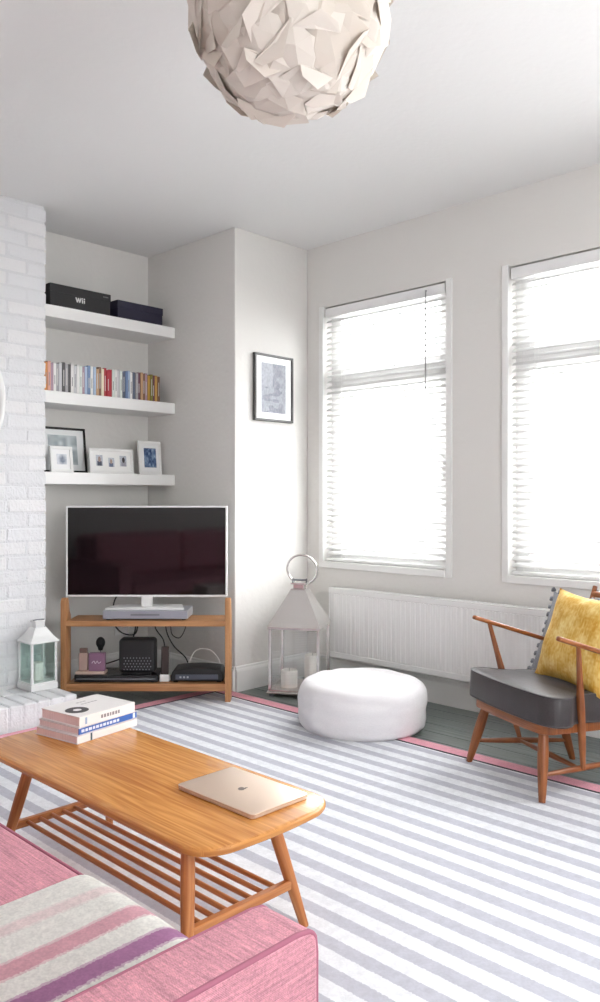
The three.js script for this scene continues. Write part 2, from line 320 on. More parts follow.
// ---------- rug ----------
{
  const x1 = -0.650, x0 = -3.6, z0 = -0.125, z1 = 4.0, y = 0.012;
  const g = thing('striped_rug', 'large grey and white striped rug edged in pink', 'rug', [0, 0, 0]);
  const P = 0.0957, n1 = vnoise(160, 160, 101), n2 = vnoise(40, 40, 102);
  // one stripe period across u, woven mottle along v
  const tex = texture(512, 512, (u, v) => {
    const k = (u * 8) % 1; const e = 0.012 * (n1(u, v) - 0.5) * 4;
    const dark = Math.abs(k - 0.5) < 0.235 + e ? 1 : 0;
    const m = 1 + 0.05 * (n1(u, v) - 0.5) + 0.05 * (n2(u, v) - 0.5);
    return (dark ? [186, 187, 197] : [226, 228, 232]).map((c) => c * m);
  }, true, [1 / (8 * P), 1 / (8 * P)]);
  tex.offset.set(0, 0);
  const fieldG = bx(x0 + 0.078, x1 - 0.080, 0, y, z0 + 0.080, z1 - 0.080, 0);
  const uv = fieldG.attributes.uv, p = fieldG.attributes.position;
  for (let i = 0; i < uv.count; i++) uv.setXY(i, p.getX(i) + 0.771 + P / 2, p.getZ(i));
  mesh('stripe_field', fieldG, std({ map: tex, roughness: 0.95, bumpMap: weaveBump, bumpScale: 0.0015 }), g);
  const pink = std({ map: clothTex([224, 160, 174], 0.12, [6, 6]), roughness: 0.95 }), dk = paint('#4a4048', 0.95);
  const bw = 0.078;
  for (const q of [bx(x1 - bw, x1, 0, y + 0.002, z0, z1, 0.004), bx(x0, x0 + bw, 0, y + 0.002, z0, z1, 0.004), bx(x0 + bw, x1 - bw, 0, y + 0.002, z0, z0 + bw, 0.004), bx(x0 + bw, x1 - bw, 0, y + 0.002, z1 - bw, z1, 0.004)]) mesh('border', q, pink, g);
  for (const q of [bx(x1 - bw - 0.008, x1 - bw + 0.001, 0, y + 0.0025, z0 + bw, z1 - bw), bx(x0 + bw, x1 - bw, 0, y + 0.0025, z0 + bw - 0.001, z0 + bw + 0.008)]) mesh('edge_line', q, dk, g);
}
// closed thin sheet from a surface function (s,t in 0..1 -> Vector3), uv from uvf
function sheet(fn, nu, nv, th, uvf) {
  const P = [], idx = [], UV = [];
  const nrm = (s, t) => { const e = 1e-3, a = fn(Math.min(1, s + e), t).sub(fn(Math.max(0, s - e), t)), b = fn(s, Math.min(1, t + e)).sub(fn(s, Math.max(0, t - e))); return a.cross(b).normalize(); };
  for (let k = 0; k < 2; k++) for (let j = 0; j <= nv; j++) for (let i = 0; i <= nu; i++) {
    const s = i / nu, t = j / nv, p = fn(s, t).addScaledVector(nrm(s, t), k ? -th / 2 : th / 2); P.push(p.x, p.y, p.z); UV.push(...uvf(s, t));
  }
  const W = nu + 1, S = W * (nv + 1), q = (a, b, c, d) => idx.push(a, b, c, a, c, d);
  for (let j = 0; j < nv; j++) for (let i = 0; i < nu; i++) { const a = j * W + i; q(a, a + 1, a + W + 1, a + W); q(S + a, S + a + W, S + a + W + 1, S + a + 1); }
  for (let i = 0; i < nu; i++) { q(i, S + i, S + i + 1, i + 1); const a = nv * W + i; q(a, a + 1, S + a + 1, S + a); }
  for (let j = 0; j < nv; j++) { const a = j * W; q(a, a + W, S + a + W, S + a); const b = a + nu; q(b, S + b, S + b + W, b + W); }
  const g = new THREE.BufferGeometry(); g.setAttribute('position', new THREE.Float32BufferAttribute(P, 3)); g.setAttribute('uv', new THREE.Float32BufferAttribute(UV, 2)); g.setIndex(idx);
  return toCreasedNormals(g, 0.9);
}
// scatter cushion lying in the xy plane, centred
function pillow(w, h, t, n = 26, sd = 1) {
  const P = [], UV = [], idx = [], nz = vnoise(5, 5, sd);
  for (let k = 0; k < 2; k++) for (let j = 0; j <= n; j++) for (let i = 0; i <= n; i++) {
    const u = i / n * 2 - 1, v = j / n * 2 - 1;
    const pinch = (a, b) => 1 - 0.10 * (1 - b * b) * a * a;
    const f = Math.pow(Math.max(0, 1 - Math.pow(Math.abs(u), 2.6)), 0.62) * Math.pow(Math.max(0, 1 - Math.pow(Math.abs(v), 2.6)), 0.62);
    const z = (k ? -1 : 1) * t / 2 * f * (0.88 + 0.28 * nz((u + 1) / 2 * 0.8 + 0.1, (v + 1) / 2 * 0.8 + 0.1));
    P.push(u * w / 2 * pinch(u, v), v * h / 2 * pinch(v, u), z); UV.push(u * w / 2 + 0.5, v * h / 2 + 0.5);
  }
  const W = n + 1, S = W * W;
  for (let j = 0; j < n; j++) for (let i = 0; i < n; i++) { const a = j * W + i; idx.push(a, a + 1, a + W + 1, a, a + W + 1, a + W, S + a, S + a + W + 1, S + a + 1, S + a, S + a + W, S + a + W + 1); }
  const g = new THREE.BufferGeometry(); g.setAttribute('position', new THREE.Float32BufferAttribute(P, 3)); g.setAttribute('uv', new THREE.Float32BufferAttribute(UV, 2)); g.setIndex(idx); g.computeVertexNormals(); return g;
}

// ---------- sofa ----------
{
  const g = thing('sofa', 'pink woven fabric sofa with piped arm', 'sofa', [0, 0, 0]);
  const xb = -3.86, xf = -2.915, za = 2.714, zb = 2.812, z0 = 0.72;
  mesh('base', bx(xb, xf - 0.01, 0.12, 0.27, z0 + 0.01, zb - 0.012, 0.015, 'y'), M.pinkCloth, g);
  for (const [c, d] of [[z0 + 0.125, (z0 + za) / 2 + 0.06], [(z0 + za) / 2 + 0.06, za]]) {
    const s = mesh('seat_cushion', bx(xb + 0.2, xf + 0.012, 0.262, 0.424, c + 0.003, d - 0.003, 0.022, 'y', 4), M.pinkCloth, g);
    mesh('piping', tube(poly([[xb + 0.3, 0.419, c + 0.01], [xf - 0.012, 0.419, c + 0.01], [xf + 0.003, 0.419, c + 0.018], [xf + 0.006, 0.419, c + 0.03], [xf + 0.006, 0.419, d - 0.03], [xf + 0.003, 0.419, d - 0.018], [xf - 0.012, 0.419, d - 0.01], [xb + 0.3, 0.419, d - 0.01]], 0.02), 0.0042, 200), M.piping, s);
  }
  const seatFront = xf;
  const arm = (a, b) => {
    const xf = seatFront - 0.02;
    const r = 0.024, s = new THREE.Shape();       // side outline in (x, y), extruded along z
    s.moveTo(xb, 0.12); s.lineTo(xf, 0.12); s.lineTo(xf, 0.574 - r); s.quadraticCurveTo(xf, 0.574, xf - r * 1.6, 0.576); s.lineTo(xb, 0.576); s.closePath();
    const q = extrude(s, b - a, 0.008, 3, 10); q.translate(0, 0, a + 0.008);
    const m = mesh('arm', boxUV(toCreasedNormals(flat(q), 0.6), 'y'), M.pinkCloth, g);
    for (const z of [a + 0.005, b - 0.004]) mesh('piping', tube(poly([[xb + 0.02, 0.573, z], [xf - r * 1.6, 0.573, z], [xf - r * 0.6, 0.569, z], [xf - 0.006, 0.56, z], [xf - 0.003, 0.539, z], [xf - 0.003, 0.13, z]], 0.015), 0.004, 180), M.piping, m);
  };
  arm(za, zb); arm(z0, z0 + 0.122);
  mesh('backrest', bx(xb - 0.05, xb + 0.18, 0.12, 0.80, z0 + 0.125, za - 0.003, 0.05, 'y', 4), M.pinkCloth, g);
  for (const [c, d] of [[z0 + 0.13, (z0 + za) / 2 + 0.06], [(z0 + za) / 2 + 0.06, za - 0.005]]) mesh('back_cushion', bx(xb + 0.18, xb + 0.33, 0.425, 0.82, c + 0.004, d - 0.004, 0.06, 'y', 4), M.pinkCloth, g);
  for (const x of [xb + 0.08, xf - 0.08]) for (const z of [z0 + 0.08, zb - 0.08]) mesh('leg', rod([x, 0.012, z], [x, 0.13, z], [0.018, 0.025]), M.beech, g);
  // striped wool throw over the seat, falling over its front edge
  const T0 = 2.19, T1 = 2.70, n = vnoise(6, 6, 211), n1 = vnoise(150, 150, 212), n2 = vnoise(50, 50, 213);
  const prof = (s) => {                         // s = metres along the throw from the back
    const L = 0.47; if (s < L) return [xf - 0.005 - L + s - 0.02, 0.4295];
    const r = 0.035, a = (s - L) / r; if (a < 1.5) return [xf - 0.025 + r * Math.sin(a) + 0.012 * a, 0.4295 - r * (1 - Math.cos(a))];
    return [xf - 0.025 + r * Math.sin(1.5) + 0.018, 0.4295 - r * (1 - Math.cos(1.5)) - (s - L - 1.5 * r)];
  };
  const stripes = [[2.275, 0.026, [233, 206, 206], 0.6], [2.378, 0.036, [219, 166, 176], 1], [2.47, 0.036, [174, 120, 160], 1], [2.59, 0.04, [226, 180, 186], 1]];
  const tex = texture(512, 512, (u, v) => {
    const z = T0 + (T1 - T0) * v + 0.004 * (n1(u, v) - 0.5); let c = [237, 235, 228];
    for (const [zc, w, col, k] of stripes) { const d = Math.abs(z - zc); if (d < w / 2) c = mix(c, col, k); else if (d < w / 2 + 0.006) c = mix(c, col, k * 0.45); }
    const m = 1 + 0.08 * (n1(u, v) - 0.5) + 0.05 * (n2(u, v) - 0.5); return c.map((q) => q * m);
  });
  const tg = sheet((s, t) => { const [x, y] = prof(s * 0.86); const z = T0 + (T1 - T0) * t; return V(x + 0.006 * (n(s, t) - 0.5) - 0.008 * t + (s > 0.6 ? 0.012 * Math.sin(t * 7) * (s - 0.6) : 0), y + 0.0035 + 0.006 * Math.abs(n(s * 0.9, t * 0.9) - 0.3), z + (1 - s) * 0.02); }, 70, 30, 0.007, (s, t) => [s * 2, t]);
  solo('striped_throw', tg, std({ map: tex, roughness: 1, bumpMap: weaveBump, bumpScale: 0.003 }), 'cream wool throw with pink and purple stripes on the pink sofa', 'throw');
}
// ---------- coffee table ----------
{
  const cx = -2.388, cz = 1.6, g = thing('coffee_table', 'golden wooden coffee table with slatted rack and splayed legs', 'coffee table', [cx, 0.012, cz]);
  const top = 0.348, th = 0.021, a = 0.224, L = 0.56;       // half width, half length to the corner
  const s = new THREE.Shape();                                // outline in (x, z)
  const c = 0.05, bow = 0.024;
  s.moveTo(-a, -L + c + 0.03); s.lineTo(-a, L - c - 0.03);
  s.bezierCurveTo(-a, L - 0.02, -a + 0.035, L, -a + c + 0.03, L + bow * 0.55);
  s.quadraticCurveTo(0, L + bow * 1.25, a - c - 0.03, L + bow * 0.55);
  s.bezierCurveTo(a - 0.035, L, a, L - 0.02, a, L - c - 0.03); s.lineTo(a, -L + c + 0.03);
  s.bezierCurveTo(a, -L + 0.02, a - 0.035, -L, a - c - 0.03, -L - bow * 0.55);
  s.quadraticCurveTo(0, -L - bow * 1.25, -a + c + 0.03, -L - bow * 0.55);
  s.bezierCurveTo(-a + 0.035, -L, -a, -L + 0.02, -a, -L + c + 0.03);
  const q = extrude(s, th, 0.0085, 4, 16); q.rotateX(Math.PI / 2); q.translate(0, top - 0.009 + 0.0, 0);
  q.computeBoundingBox(); q.translate(0, top - q.boundingBox.max.y, 0);
  mesh('tabletop', boxUV(toCreasedNormals(flat(q), 0.7), 'z'), M.elm, g);
  const ly = 0.112, fz = [-0.452, 0.475], tz = [-0.375, 0.395], F = 0.194, T = 0.128, yt = top - th + 0.004;
  for (const sx of [-1, 1]) for (const k of [0, 1]) mesh('leg', rod([sx * F, 0, fz[k]], [sx * T, yt, tz[k]], [0.0115, 0.0155, 0.0175, 0.016]), M.elm2, g);
  const at = (p, q) => p + (q - p) * ly / yt, w = at(F, T) + 0.004, rz = [at(fz[0], tz[0]), at(fz[1], tz[1])];
  for (const z of rz) mesh('rack_rail', bx(-w, w, ly - 0.012, ly + 0.012, z - 0.011, z + 0.011, 0.005), M.elm2, g);
  for (let i = 0; i < 7; i++) { const x = -0.123 + 0.041 * i; mesh('rack_slat', rod([x, ly + 0.002, rz[0]], [x, ly + 0.002, rz[1]], [0.0068, 0.0075, 0.0068], 10), M.elm2, g); }
}
// laptop
{
  const g = thing('laptop', 'closed rose gold laptop on the coffee table', 'laptop', [-2.31, 0.36, 1.958]);
  const rounded = (w, d, r) => { const s = new THREE.Shape(); s.moveTo(-w / 2 + r, -d / 2); s.lineTo(w / 2 - r, -d / 2); s.absarc(w / 2 - r, -d / 2 + r, r, -Math.PI / 2, 0); s.lineTo(w / 2, d / 2 - r); s.absarc(w / 2 - r, d / 2 - r, r, 0, Math.PI / 2); s.lineTo(-w / 2 + r, d / 2); s.absarc(-w / 2 + r, d / 2 - r, r, Math.PI / 2, Math.PI); s.lineTo(-w / 2, -d / 2 + r); s.absarc(-w / 2 + r, -d / 2 + r, r, Math.PI, 1.5 * Math.PI); return s; };
  const gold = std({ color: '#dfc9b6', metalness: 0.5, roughness: 0.36 });
  const slab = (w, d, h, y, r) => { const q = extrude(rounded(w, d, 0.012), h, r, 3, 6); q.rotateX(-Math.PI / 2); q.computeBoundingBox(); q.translate(0, y - q.boundingBox.min.y, 0); return toCreasedNormals(flat(q), 0.5); };
  mesh('base', slab(0.196, 0.298, 0.0062, 0.0012, 0.0022), gold, g);
  mesh('foot', merge([[-0.08, -0.13], [0.08, -0.13], [-0.08, 0.13], [0.08, 0.13]].map(([x, z]) => cyl(0.006, 0.006, 0.0014, x, 0, z, 10))), M.black, g);
  const lid = mesh('lid', slab(0.198, 0.30, 0.0058, 0.0080, 0.0018), gold, g);
  const e = new THREE.Shape(); e.moveTo(0, -0.010); e.bezierCurveTo(0.006, -0.013, 0.012, -0.004, 0.0095, 0.0); e.quadraticCurveTo(0.0062, 0.003, 0.0095, 0.0072); e.bezierCurveTo(0.006, 0.011, 0.002, 0.008, 0, 0.0085); e.bezierCurveTo(-0.002, 0.008, -0.006, 0.011, -0.0098, 0.006); e.bezierCurveTo(-0.013, 0, -0.006, -0.013, 0, -0.010);
  const l = new THREE.Shape(); l.absellipse(0.003, 0.0135, 0.0022, 0.0042, 0, 6.28, false, -0.5);
  const eg = merge([extrude(e, 0.0004), extrude(l, 0.0004)]); eg.rotateX(-Math.PI / 2); eg.rotateY(-Math.PI / 2); eg.translate(0, 0.0137, 0);
  mesh('emblem', eg, std({ color: '#6d6058', metalness: 0.4, roughness: 0.3 }), lid);
}
// three books
{
  const book = (label, w, d, h, x, y, z, turn, cover, spine, print) => {
    const g = thing('book', label, 'book', [x, y, z], turn, 'books stacked on the coffee table'), t = 0.0025;
    // spine toward +z
    const c = mesh('cover', merge([bx(-w / 2, w / 2, 0, t, -d / 2, d / 2, 0.001), bx(-w / 2, w / 2, h - t, h, -d / 2, d / 2, 0.001)]), cover, g);
    const sp = mesh('spine', bx(-w / 2, w / 2, 0, h, d / 2 - 0.004, d / 2, 0.0018), spine, g);
    mesh('pages', bx(-w / 2 + 0.003, w / 2 - 0.003, t, h - t, -d / 2 + 0.003, d / 2 - 0.004), pageMat, g);
    print?.(c, sp, w, d, h);
  };
  const pageMat = std({ map: texture(8, 256, (u, v) => { const k = 0.9 + 0.14 * ((Math.sin(v * 991) * 43758.5) % 1 + 1) % 1; return [226 * k, 204 * k, 202 * k]; }, true, [1, 12]), roughness: 0.95 });
  const white = paint('#ece9e6', 0.4), ink = paint('#4a4648', 0.5), pale = paint('#dfe6f2', 0.5);
  const dashes = (sp, w, d, h, mat, from, widths, hh) => { const ps = []; let x = from; for (const q of widths) { ps.push(bx(x, x + q, h / 2 - hh / 2, h / 2 + hh / 2, d / 2, d / 2 + 0.0004)); x += q + 0.004; } mesh('spine_print', merge(ps), mat, sp); };
  book('pale spined white book at the bottom of the stack on the coffee table', 0.258, 0.205, 0.025, -2.283, 0.3602, 1.152, 0.17, paint('#d9d3d4', 0.5), white, (c, sp, w, d, h) => { mesh('spine_label', bx(-0.075, -0.068, 0.001, h - 0.001, d / 2, d / 2 + 0.0004), paint('#3c5560'), sp); });
  book('blue spined book in the middle of the stack on the coffee table', 0.25, 0.2, 0.0225, -2.276, 0.3854, 1.148, 0.17, paint('#d8cfcd', 0.5), paint('#3f68b4', 0.4), (c, sp, w, d, h) => { dashes(sp, w, d, h, pale, -0.115, [0.012, 0.01, 0.013, 0.009, 0.012, 0.01, 0.012, 0.008, 0.011, 0.013, 0.009], 0.009); mesh('spine_label', bx(0.106, 0.116, 0.003, h - 0.003, d / 2, d / 2 + 0.0004), paint('#dfe6f2'), sp); });
  book('thick white book with a dark ring on its cover, top of the stack', 0.235, 0.195, 0.033, -2.276, 0.4082, 1.149, 0.15, paint('#ece8e6', 0.4), white, (c, sp, w, d, h) => {
    const ring = new THREE.Shape(); ring.absarc(0, 0, 0.038, 0, Math.PI * 2); const hole = new THREE.Path(); hole.absarc(0.002, 0, 0.014, 0, Math.PI * 2); ring.holes.push(hole);
    const q = new THREE.ExtrudeGeometry(ring, { depth: 0.0004, bevelEnabled: false, curveSegments: 28 }); q.rotateX(-Math.PI / 2); q.translate(-0.065, h, 0.02); mesh('cover_print', q, ink, c);
    const ps = []; for (const [r, n] of [[-0.03, 5], [-0.055, 3]]) for (let i = 0; i < n; i++) ps.push(bx(-0.01 + i * 0.014, i * 0.014, h, h + 0.0004, r, r + 0.007)); mesh('cover_print', merge(ps), paint('#b9b3b4'), c);
    dashes(sp, w, d, h, paint('#8d8688', 0.5), -0.03, [0.008, 0.009, 0.008, 0.006, 0.009, 0.008, 0.007], 0.011);
    mesh('spine_print', bx(-0.095, -0.087, 0.006, h - 0.006, d / 2, d / 2 + 0.0004), paint('#9fb4cf'), sp);
  });
}
// ---------- pouf ----------
{
  const R = 0.318, Hh = 0.262, g = thing('floor_pouf', 'round white padded floor pouf beside the large lantern', 'pouf', [-0.64, 0, 0.982]);
  const pts = []; const prof = [[0.0001, 0], [0.24, 0], [0.285, 0.006], [0.308, 0.03], [0.317, 0.08], [0.317, 0.14], [0.313, 0.18], [0.305, 0.205], [0.291, 0.222], [0.268, 0.232], [0.235, 0.238], [0.18, 0.242], [0.09, 0.243], [0.0001, 0.243]].map((p) => new THREE.Vector2(...p));
  const curve = new THREE.SplineCurve(prof).getPoints(60); curve[0].x = curve[60].x = 0.0001;
  const q = new THREE.LatheGeometry(curve, 72), p = q.attributes.position, n = vnoise(14, 7, 301), n2 = vnoise(40, 12, 302);
  for (let i = 0; i < p.count; i++) {
    const x = p.getX(i), y = p.getY(i), z = p.getZ(i), r = Math.hypot(x, z), a = (Math.atan2(z, x) / 6.2832 + 1) % 1;
    const k = (n(a, y * 3) - 0.5) * 0.012 + (n2(a, y * 2 + r) - 0.5) * 0.005, f = y > 0.02 ? 1 : 0;
    const dy = y > 0.2 ? (n(x * 1.4 + 0.5, z * 1.4 + 0.5) - 0.5) * 0.014 * Math.min(1, (y - 0.2) / 0.05) : 0;
    if (r > 0.001) p.setXYZ(i, x * (1 + f * k / Math.max(r, 0.1)), y + dy, z * (1 + f * k / Math.max(r, 0.1)));
  }
  q.computeVertexNormals(); mesh('body', q, M.pouf, g);
  g.position.y = 0.0;
}
// ---------- armchair ----------
{
  const O = [-0.865, 0.0, 1.895], TURN = Math.atan2(-0.902, -0.432);
  const g = thing('armchair', 'wooden armchair with charcoal seat cushion by the radiator', 'armchair', O, TURN);
  const f = 0.012;
  mesh('leg', rod([-0.247, f, 0], [-0.19, 0.262, -0.05], [0.0125, 0.0185, 0.021, 0.018]), M.beech, g);
  mesh('leg', rod([0.247, f, 0], [0.19, 0.262, -0.05], [0.0125, 0.0185, 0.021, 0.018]), M.beech, g);
  mesh('leg', rod([-0.15, 0, -0.46], [-0.15, 0.24, -0.385], [0.0125, 0.018, 0.020, 0.017]), M.beech, g);
  mesh('leg', rod([0.15, 0, -0.46], [0.15, 0.24, -0.385], [0.0125, 0.018, 0.020, 0.017]), M.beech, g);
  // seat frame: rails round a webbed opening
  const s = new THREE.Shape(); s.moveTo(-0.19, 0.010); s.quadraticCurveTo(0, 0.03, 0.19, 0.010); s.bezierCurveTo(0.226, 0.005, 0.242, -0.02, 0.238, -0.06); s.lineTo(0.175, -0.50); s.lineTo(-0.175, -0.50); s.lineTo(-0.238, -0.06); s.bezierCurveTo(-0.242, -0.02, -0.226, 0.005, -0.19, 0.010);
  const hole = new THREE.Path(); hole.moveTo(-0.2, -0.05); hole.lineTo(-0.145, -0.45); hole.lineTo(0.145, -0.45); hole.lineTo(0.2, -0.05); hole.lineTo(-0.2, -0.05); s.holes.push(hole);
  const sf = extrude(s, 0.038, 0.006, 2); sf.rotateX(Math.PI / 2); sf.scale(1, 1, 1); sf.computeBoundingBox();
  // after rotateX(+90) shape y -> +z, depth -> -y
  sf.translate(0, 0.292 - sf.boundingBox.max.y, 0); const tilt = new THREE.Matrix4().makeRotationX(-0.06); sf.applyMatrix4(tilt);
  mesh('seat_frame', boxUV(toCreasedNormals(flat(sf), 0.5), 'x'), M.beech, g);
  const web = []; for (let i = 0; i < 6; i++) web.push(bx(-0.19, 0.19, 0.276, 0.279, -0.44 + i * 0.066, -0.40 + i * 0.066)); const wg = merge(web); wg.applyMatrix4(tilt); mesh('webbing', wg, M.black, g);
  // seat cushion
  const c = new THREE.Shape(); c.moveTo(-0.22, 0.02); c.quadraticCurveTo(0, 0.05, 0.22, 0.02); c.bezierCurveTo(0.275, 0.012, 0.298, -0.02, 0.292, -0.06); c.bezierCurveTo(0.286, -0.10, 0.243, -0.11, 0.236, -0.16); c.lineTo(0.215, -0.46); c.quadraticCurveTo(0.21, -0.5, 0.17, -0.5); c.lineTo(-0.17, -0.5); c.quadraticCurveTo(-0.21, -0.5, -0.215, -0.46); c.lineTo(-0.236, -0.16); c.bezierCurveTo(-0.243, -0.11, -0.286, -0.10, -0.292, -0.06); c.bezierCurveTo(-0.298, -0.02, -0.275, 0.012, -0.22, 0.02);
  const cg = extrude(c, 0.112, 0.012, 4, 14); cg.rotateX(Math.PI / 2); cg.computeBoundingBox(); cg.translate(0, 0.404 - cg.boundingBox.max.y, 0); cg.applyMatrix4(tilt);
  const cm = mesh('seat_cushion', boxUV(toCreasedNormals(flat(cg), 0.6), 'x'), M.seatCloth, g);
  const cp = c.getPoints(14).map((p) => V(p.x * 0.988, 0, (p.y + 0.2) * 0.985 - 0.2)); 
  for (const yy of [0.400, 0.297]) mesh('piping', tube(cp.slice(0, -1).filter((p, i) => i === 0 || true).map((p) => V(p.x, yy, p.z).applyMatrix4(tilt).toArray()), 0.0045, 160, 6, true), M.seatCloth, cm);
  // stretchers
  mesh('stretcher', rod([-0.226, 0.105, -0.022], [-0.15, 0.085, -0.43], [0.0075, 0.0125, 0.0075]), M.beech, g);
  mesh('stretcher', rod([0.226, 0.105, -0.022], [0.15, 0.085, -0.43], [0.0075, 0.0125, 0.0075]), M.beech, g);
  mesh('stretcher', rod([-0.19, 0.096, -0.215], [0.19, 0.096, -0.215], [0.0065, 0.0125, 0.0065]), M.beech, g);
  // arms on raked posts that run down to the side stretchers
  for (const sx of [-1, 1]) {
    mesh('arm_post', rod([sx * 0.2, 0.095, -0.225], [sx * 0.291, 0.598, -0.128], [0.009, 0.0145, 0.0155, 0.0115, 0.0085]), M.beech, g);
    const a = new THREE.Shape(); a.moveTo(-0.012, -0.05); a.quadraticCurveTo(0, -0.038, 0.012, -0.05); a.bezierCurveTo(0.026, -0.10, 0.026, -0.2, 0.02, -0.34); a.lineTo(0.013, -0.60); a.lineTo(-0.013, -0.60); a.lineTo(-0.02, -0.34); a.bezierCurveTo(-0.026, -0.2, -0.026, -0.10, -0.012, -0.05);
    const ag = extrude(a, 0.018, 0.006, 3, 10); ag.rotateX(Math.PI / 2); ag.rotateX(-0.31); ag.rotateY(sx * 0.05);
    ag.translate(sx * 0.283, 0.638, 0); mesh('armrest', boxUV(toCreasedNormals(flat(ag), 0.6), 'z'), M.beech, g);
  }
  // back: posts, bowed top rail and spindles
  const back = (x, t) => [x, 0.25 + t * 0.475, -0.44 - t * 0.20];
  for (const sx of [-1, 1]) mesh('back_post', rod([sx * 0.185, 0.21, -0.445], [sx * 0.235, 0.735, -0.655], [0.014, 0.016, 0.014, 0.010]), M.beech, g);
  mesh('top_rail', tube([[-0.232, 0.70, -0.642], [-0.12, 0.70, -0.662], [0, 0.70, -0.668], [0.12, 0.70, -0.662], [0.232, 0.70, -0.642]], 0.014, 30, 10), M.beech, g);
  mesh('lower_rail', rod([-0.2, 0.34, -0.497], [0.2, 0.34, -0.497], [0.009, 0.012, 0.009]), M.beech, g);
  for (let i = -3; i <= 3; i++) mesh('spindle', rod([i * 0.05, 0.34, -0.497], [i * 0.058, 0.70, -0.66], [0.0055, 0.0075, 0.0055], 8), M.beech, g);
  // cushions leaning on the back
  const toWorld = (x, y, z) => { const v = V(x, y, z).applyAxisAngle(V(0, 1, 0), TURN); return [v.x + O[0], v.y + O[1], v.z + O[2]]; };
  const y1 = vnoise(60, 60, 401), y2 = vnoise(12, 12, 402), y3 = vnoise(120, 20, 403);
  const ytex = texture(512, 512, (u, v) => { const m = y2(u, v) * 0.55 + y1(u, v) * 0.35 + y3(u, v) * 0.3; return mix([242, 216, 142], [212, 158, 56], Math.max(0, Math.min(1, m * 1.5 - 0.45))); }, true, [2, 2]);
  const yc = thing('cushion', 'mustard yellow velvet cushion on the armchair', 'cushion', toWorld(0.055, 0.560, -0.325), TURN);
  const ym = mesh('cover', pillow(0.41, 0.385, 0.13, 28, 9), phys({ map: ytex, roughness: 0.8, sheen: 0.6, sheenRoughness: 0.4, sheenColor: new THREE.Color(0.9, 0.75, 0.4) }), yc);
  ym.rotation.x = -0.33; ym.rotation.z = -0.03;
  const gc = thing('cushion', 'grey pompom-edged cushion behind the yellow cushion', 'cushion', toWorld(-0.118, 0.535, -0.44), TURN);
  const gm = mesh('cover', pillow(0.43, 0.37, 0.09, 24, 10), std({ map: clothTex([150, 152, 158], 0.15, [6, 6]), roughness: 0.95 }), gc); gm.rotation.x = -0.36;
  const bob = new THREE.IcosahedronGeometry(0.011, 1), bm = paint('#8f9197', 0.95); { const p = bob.attributes.position; for (let i = 0; i < p.count; i++) { const k = 1 + 0.2 * Math.sin(p.getX(i) * 900 + p.getY(i) * 700); p.setXYZ(i, p.getX(i) * k, p.getY(i) * k, p.getZ(i) * k); } bob.computeVertexNormals(); }
  for (let i = 0; i < 11; i++) for (const [ex, ey] of [[-1, i / 5 - 1], [1, i / 5 - 1], [i / 5 - 1, 1]]) { const b = mesh('pompom', bob, bm, gm); const pinch = 1 - 0.10 * (1 - (Math.abs(ex) === 1 ? ey * ey : ex * ex)); b.position.set(ex * 0.215 * (Math.abs(ex) === 1 ? pinch : 1) + Math.sign(ex) * (Math.abs(ex) === 1 ? 0.007 : 0), ey * 0.185 * (ey === 1 && Math.abs(ex) < 1 ? pinch : 1) + (ey === 1 ? 0.006 : 0), 0); }
}
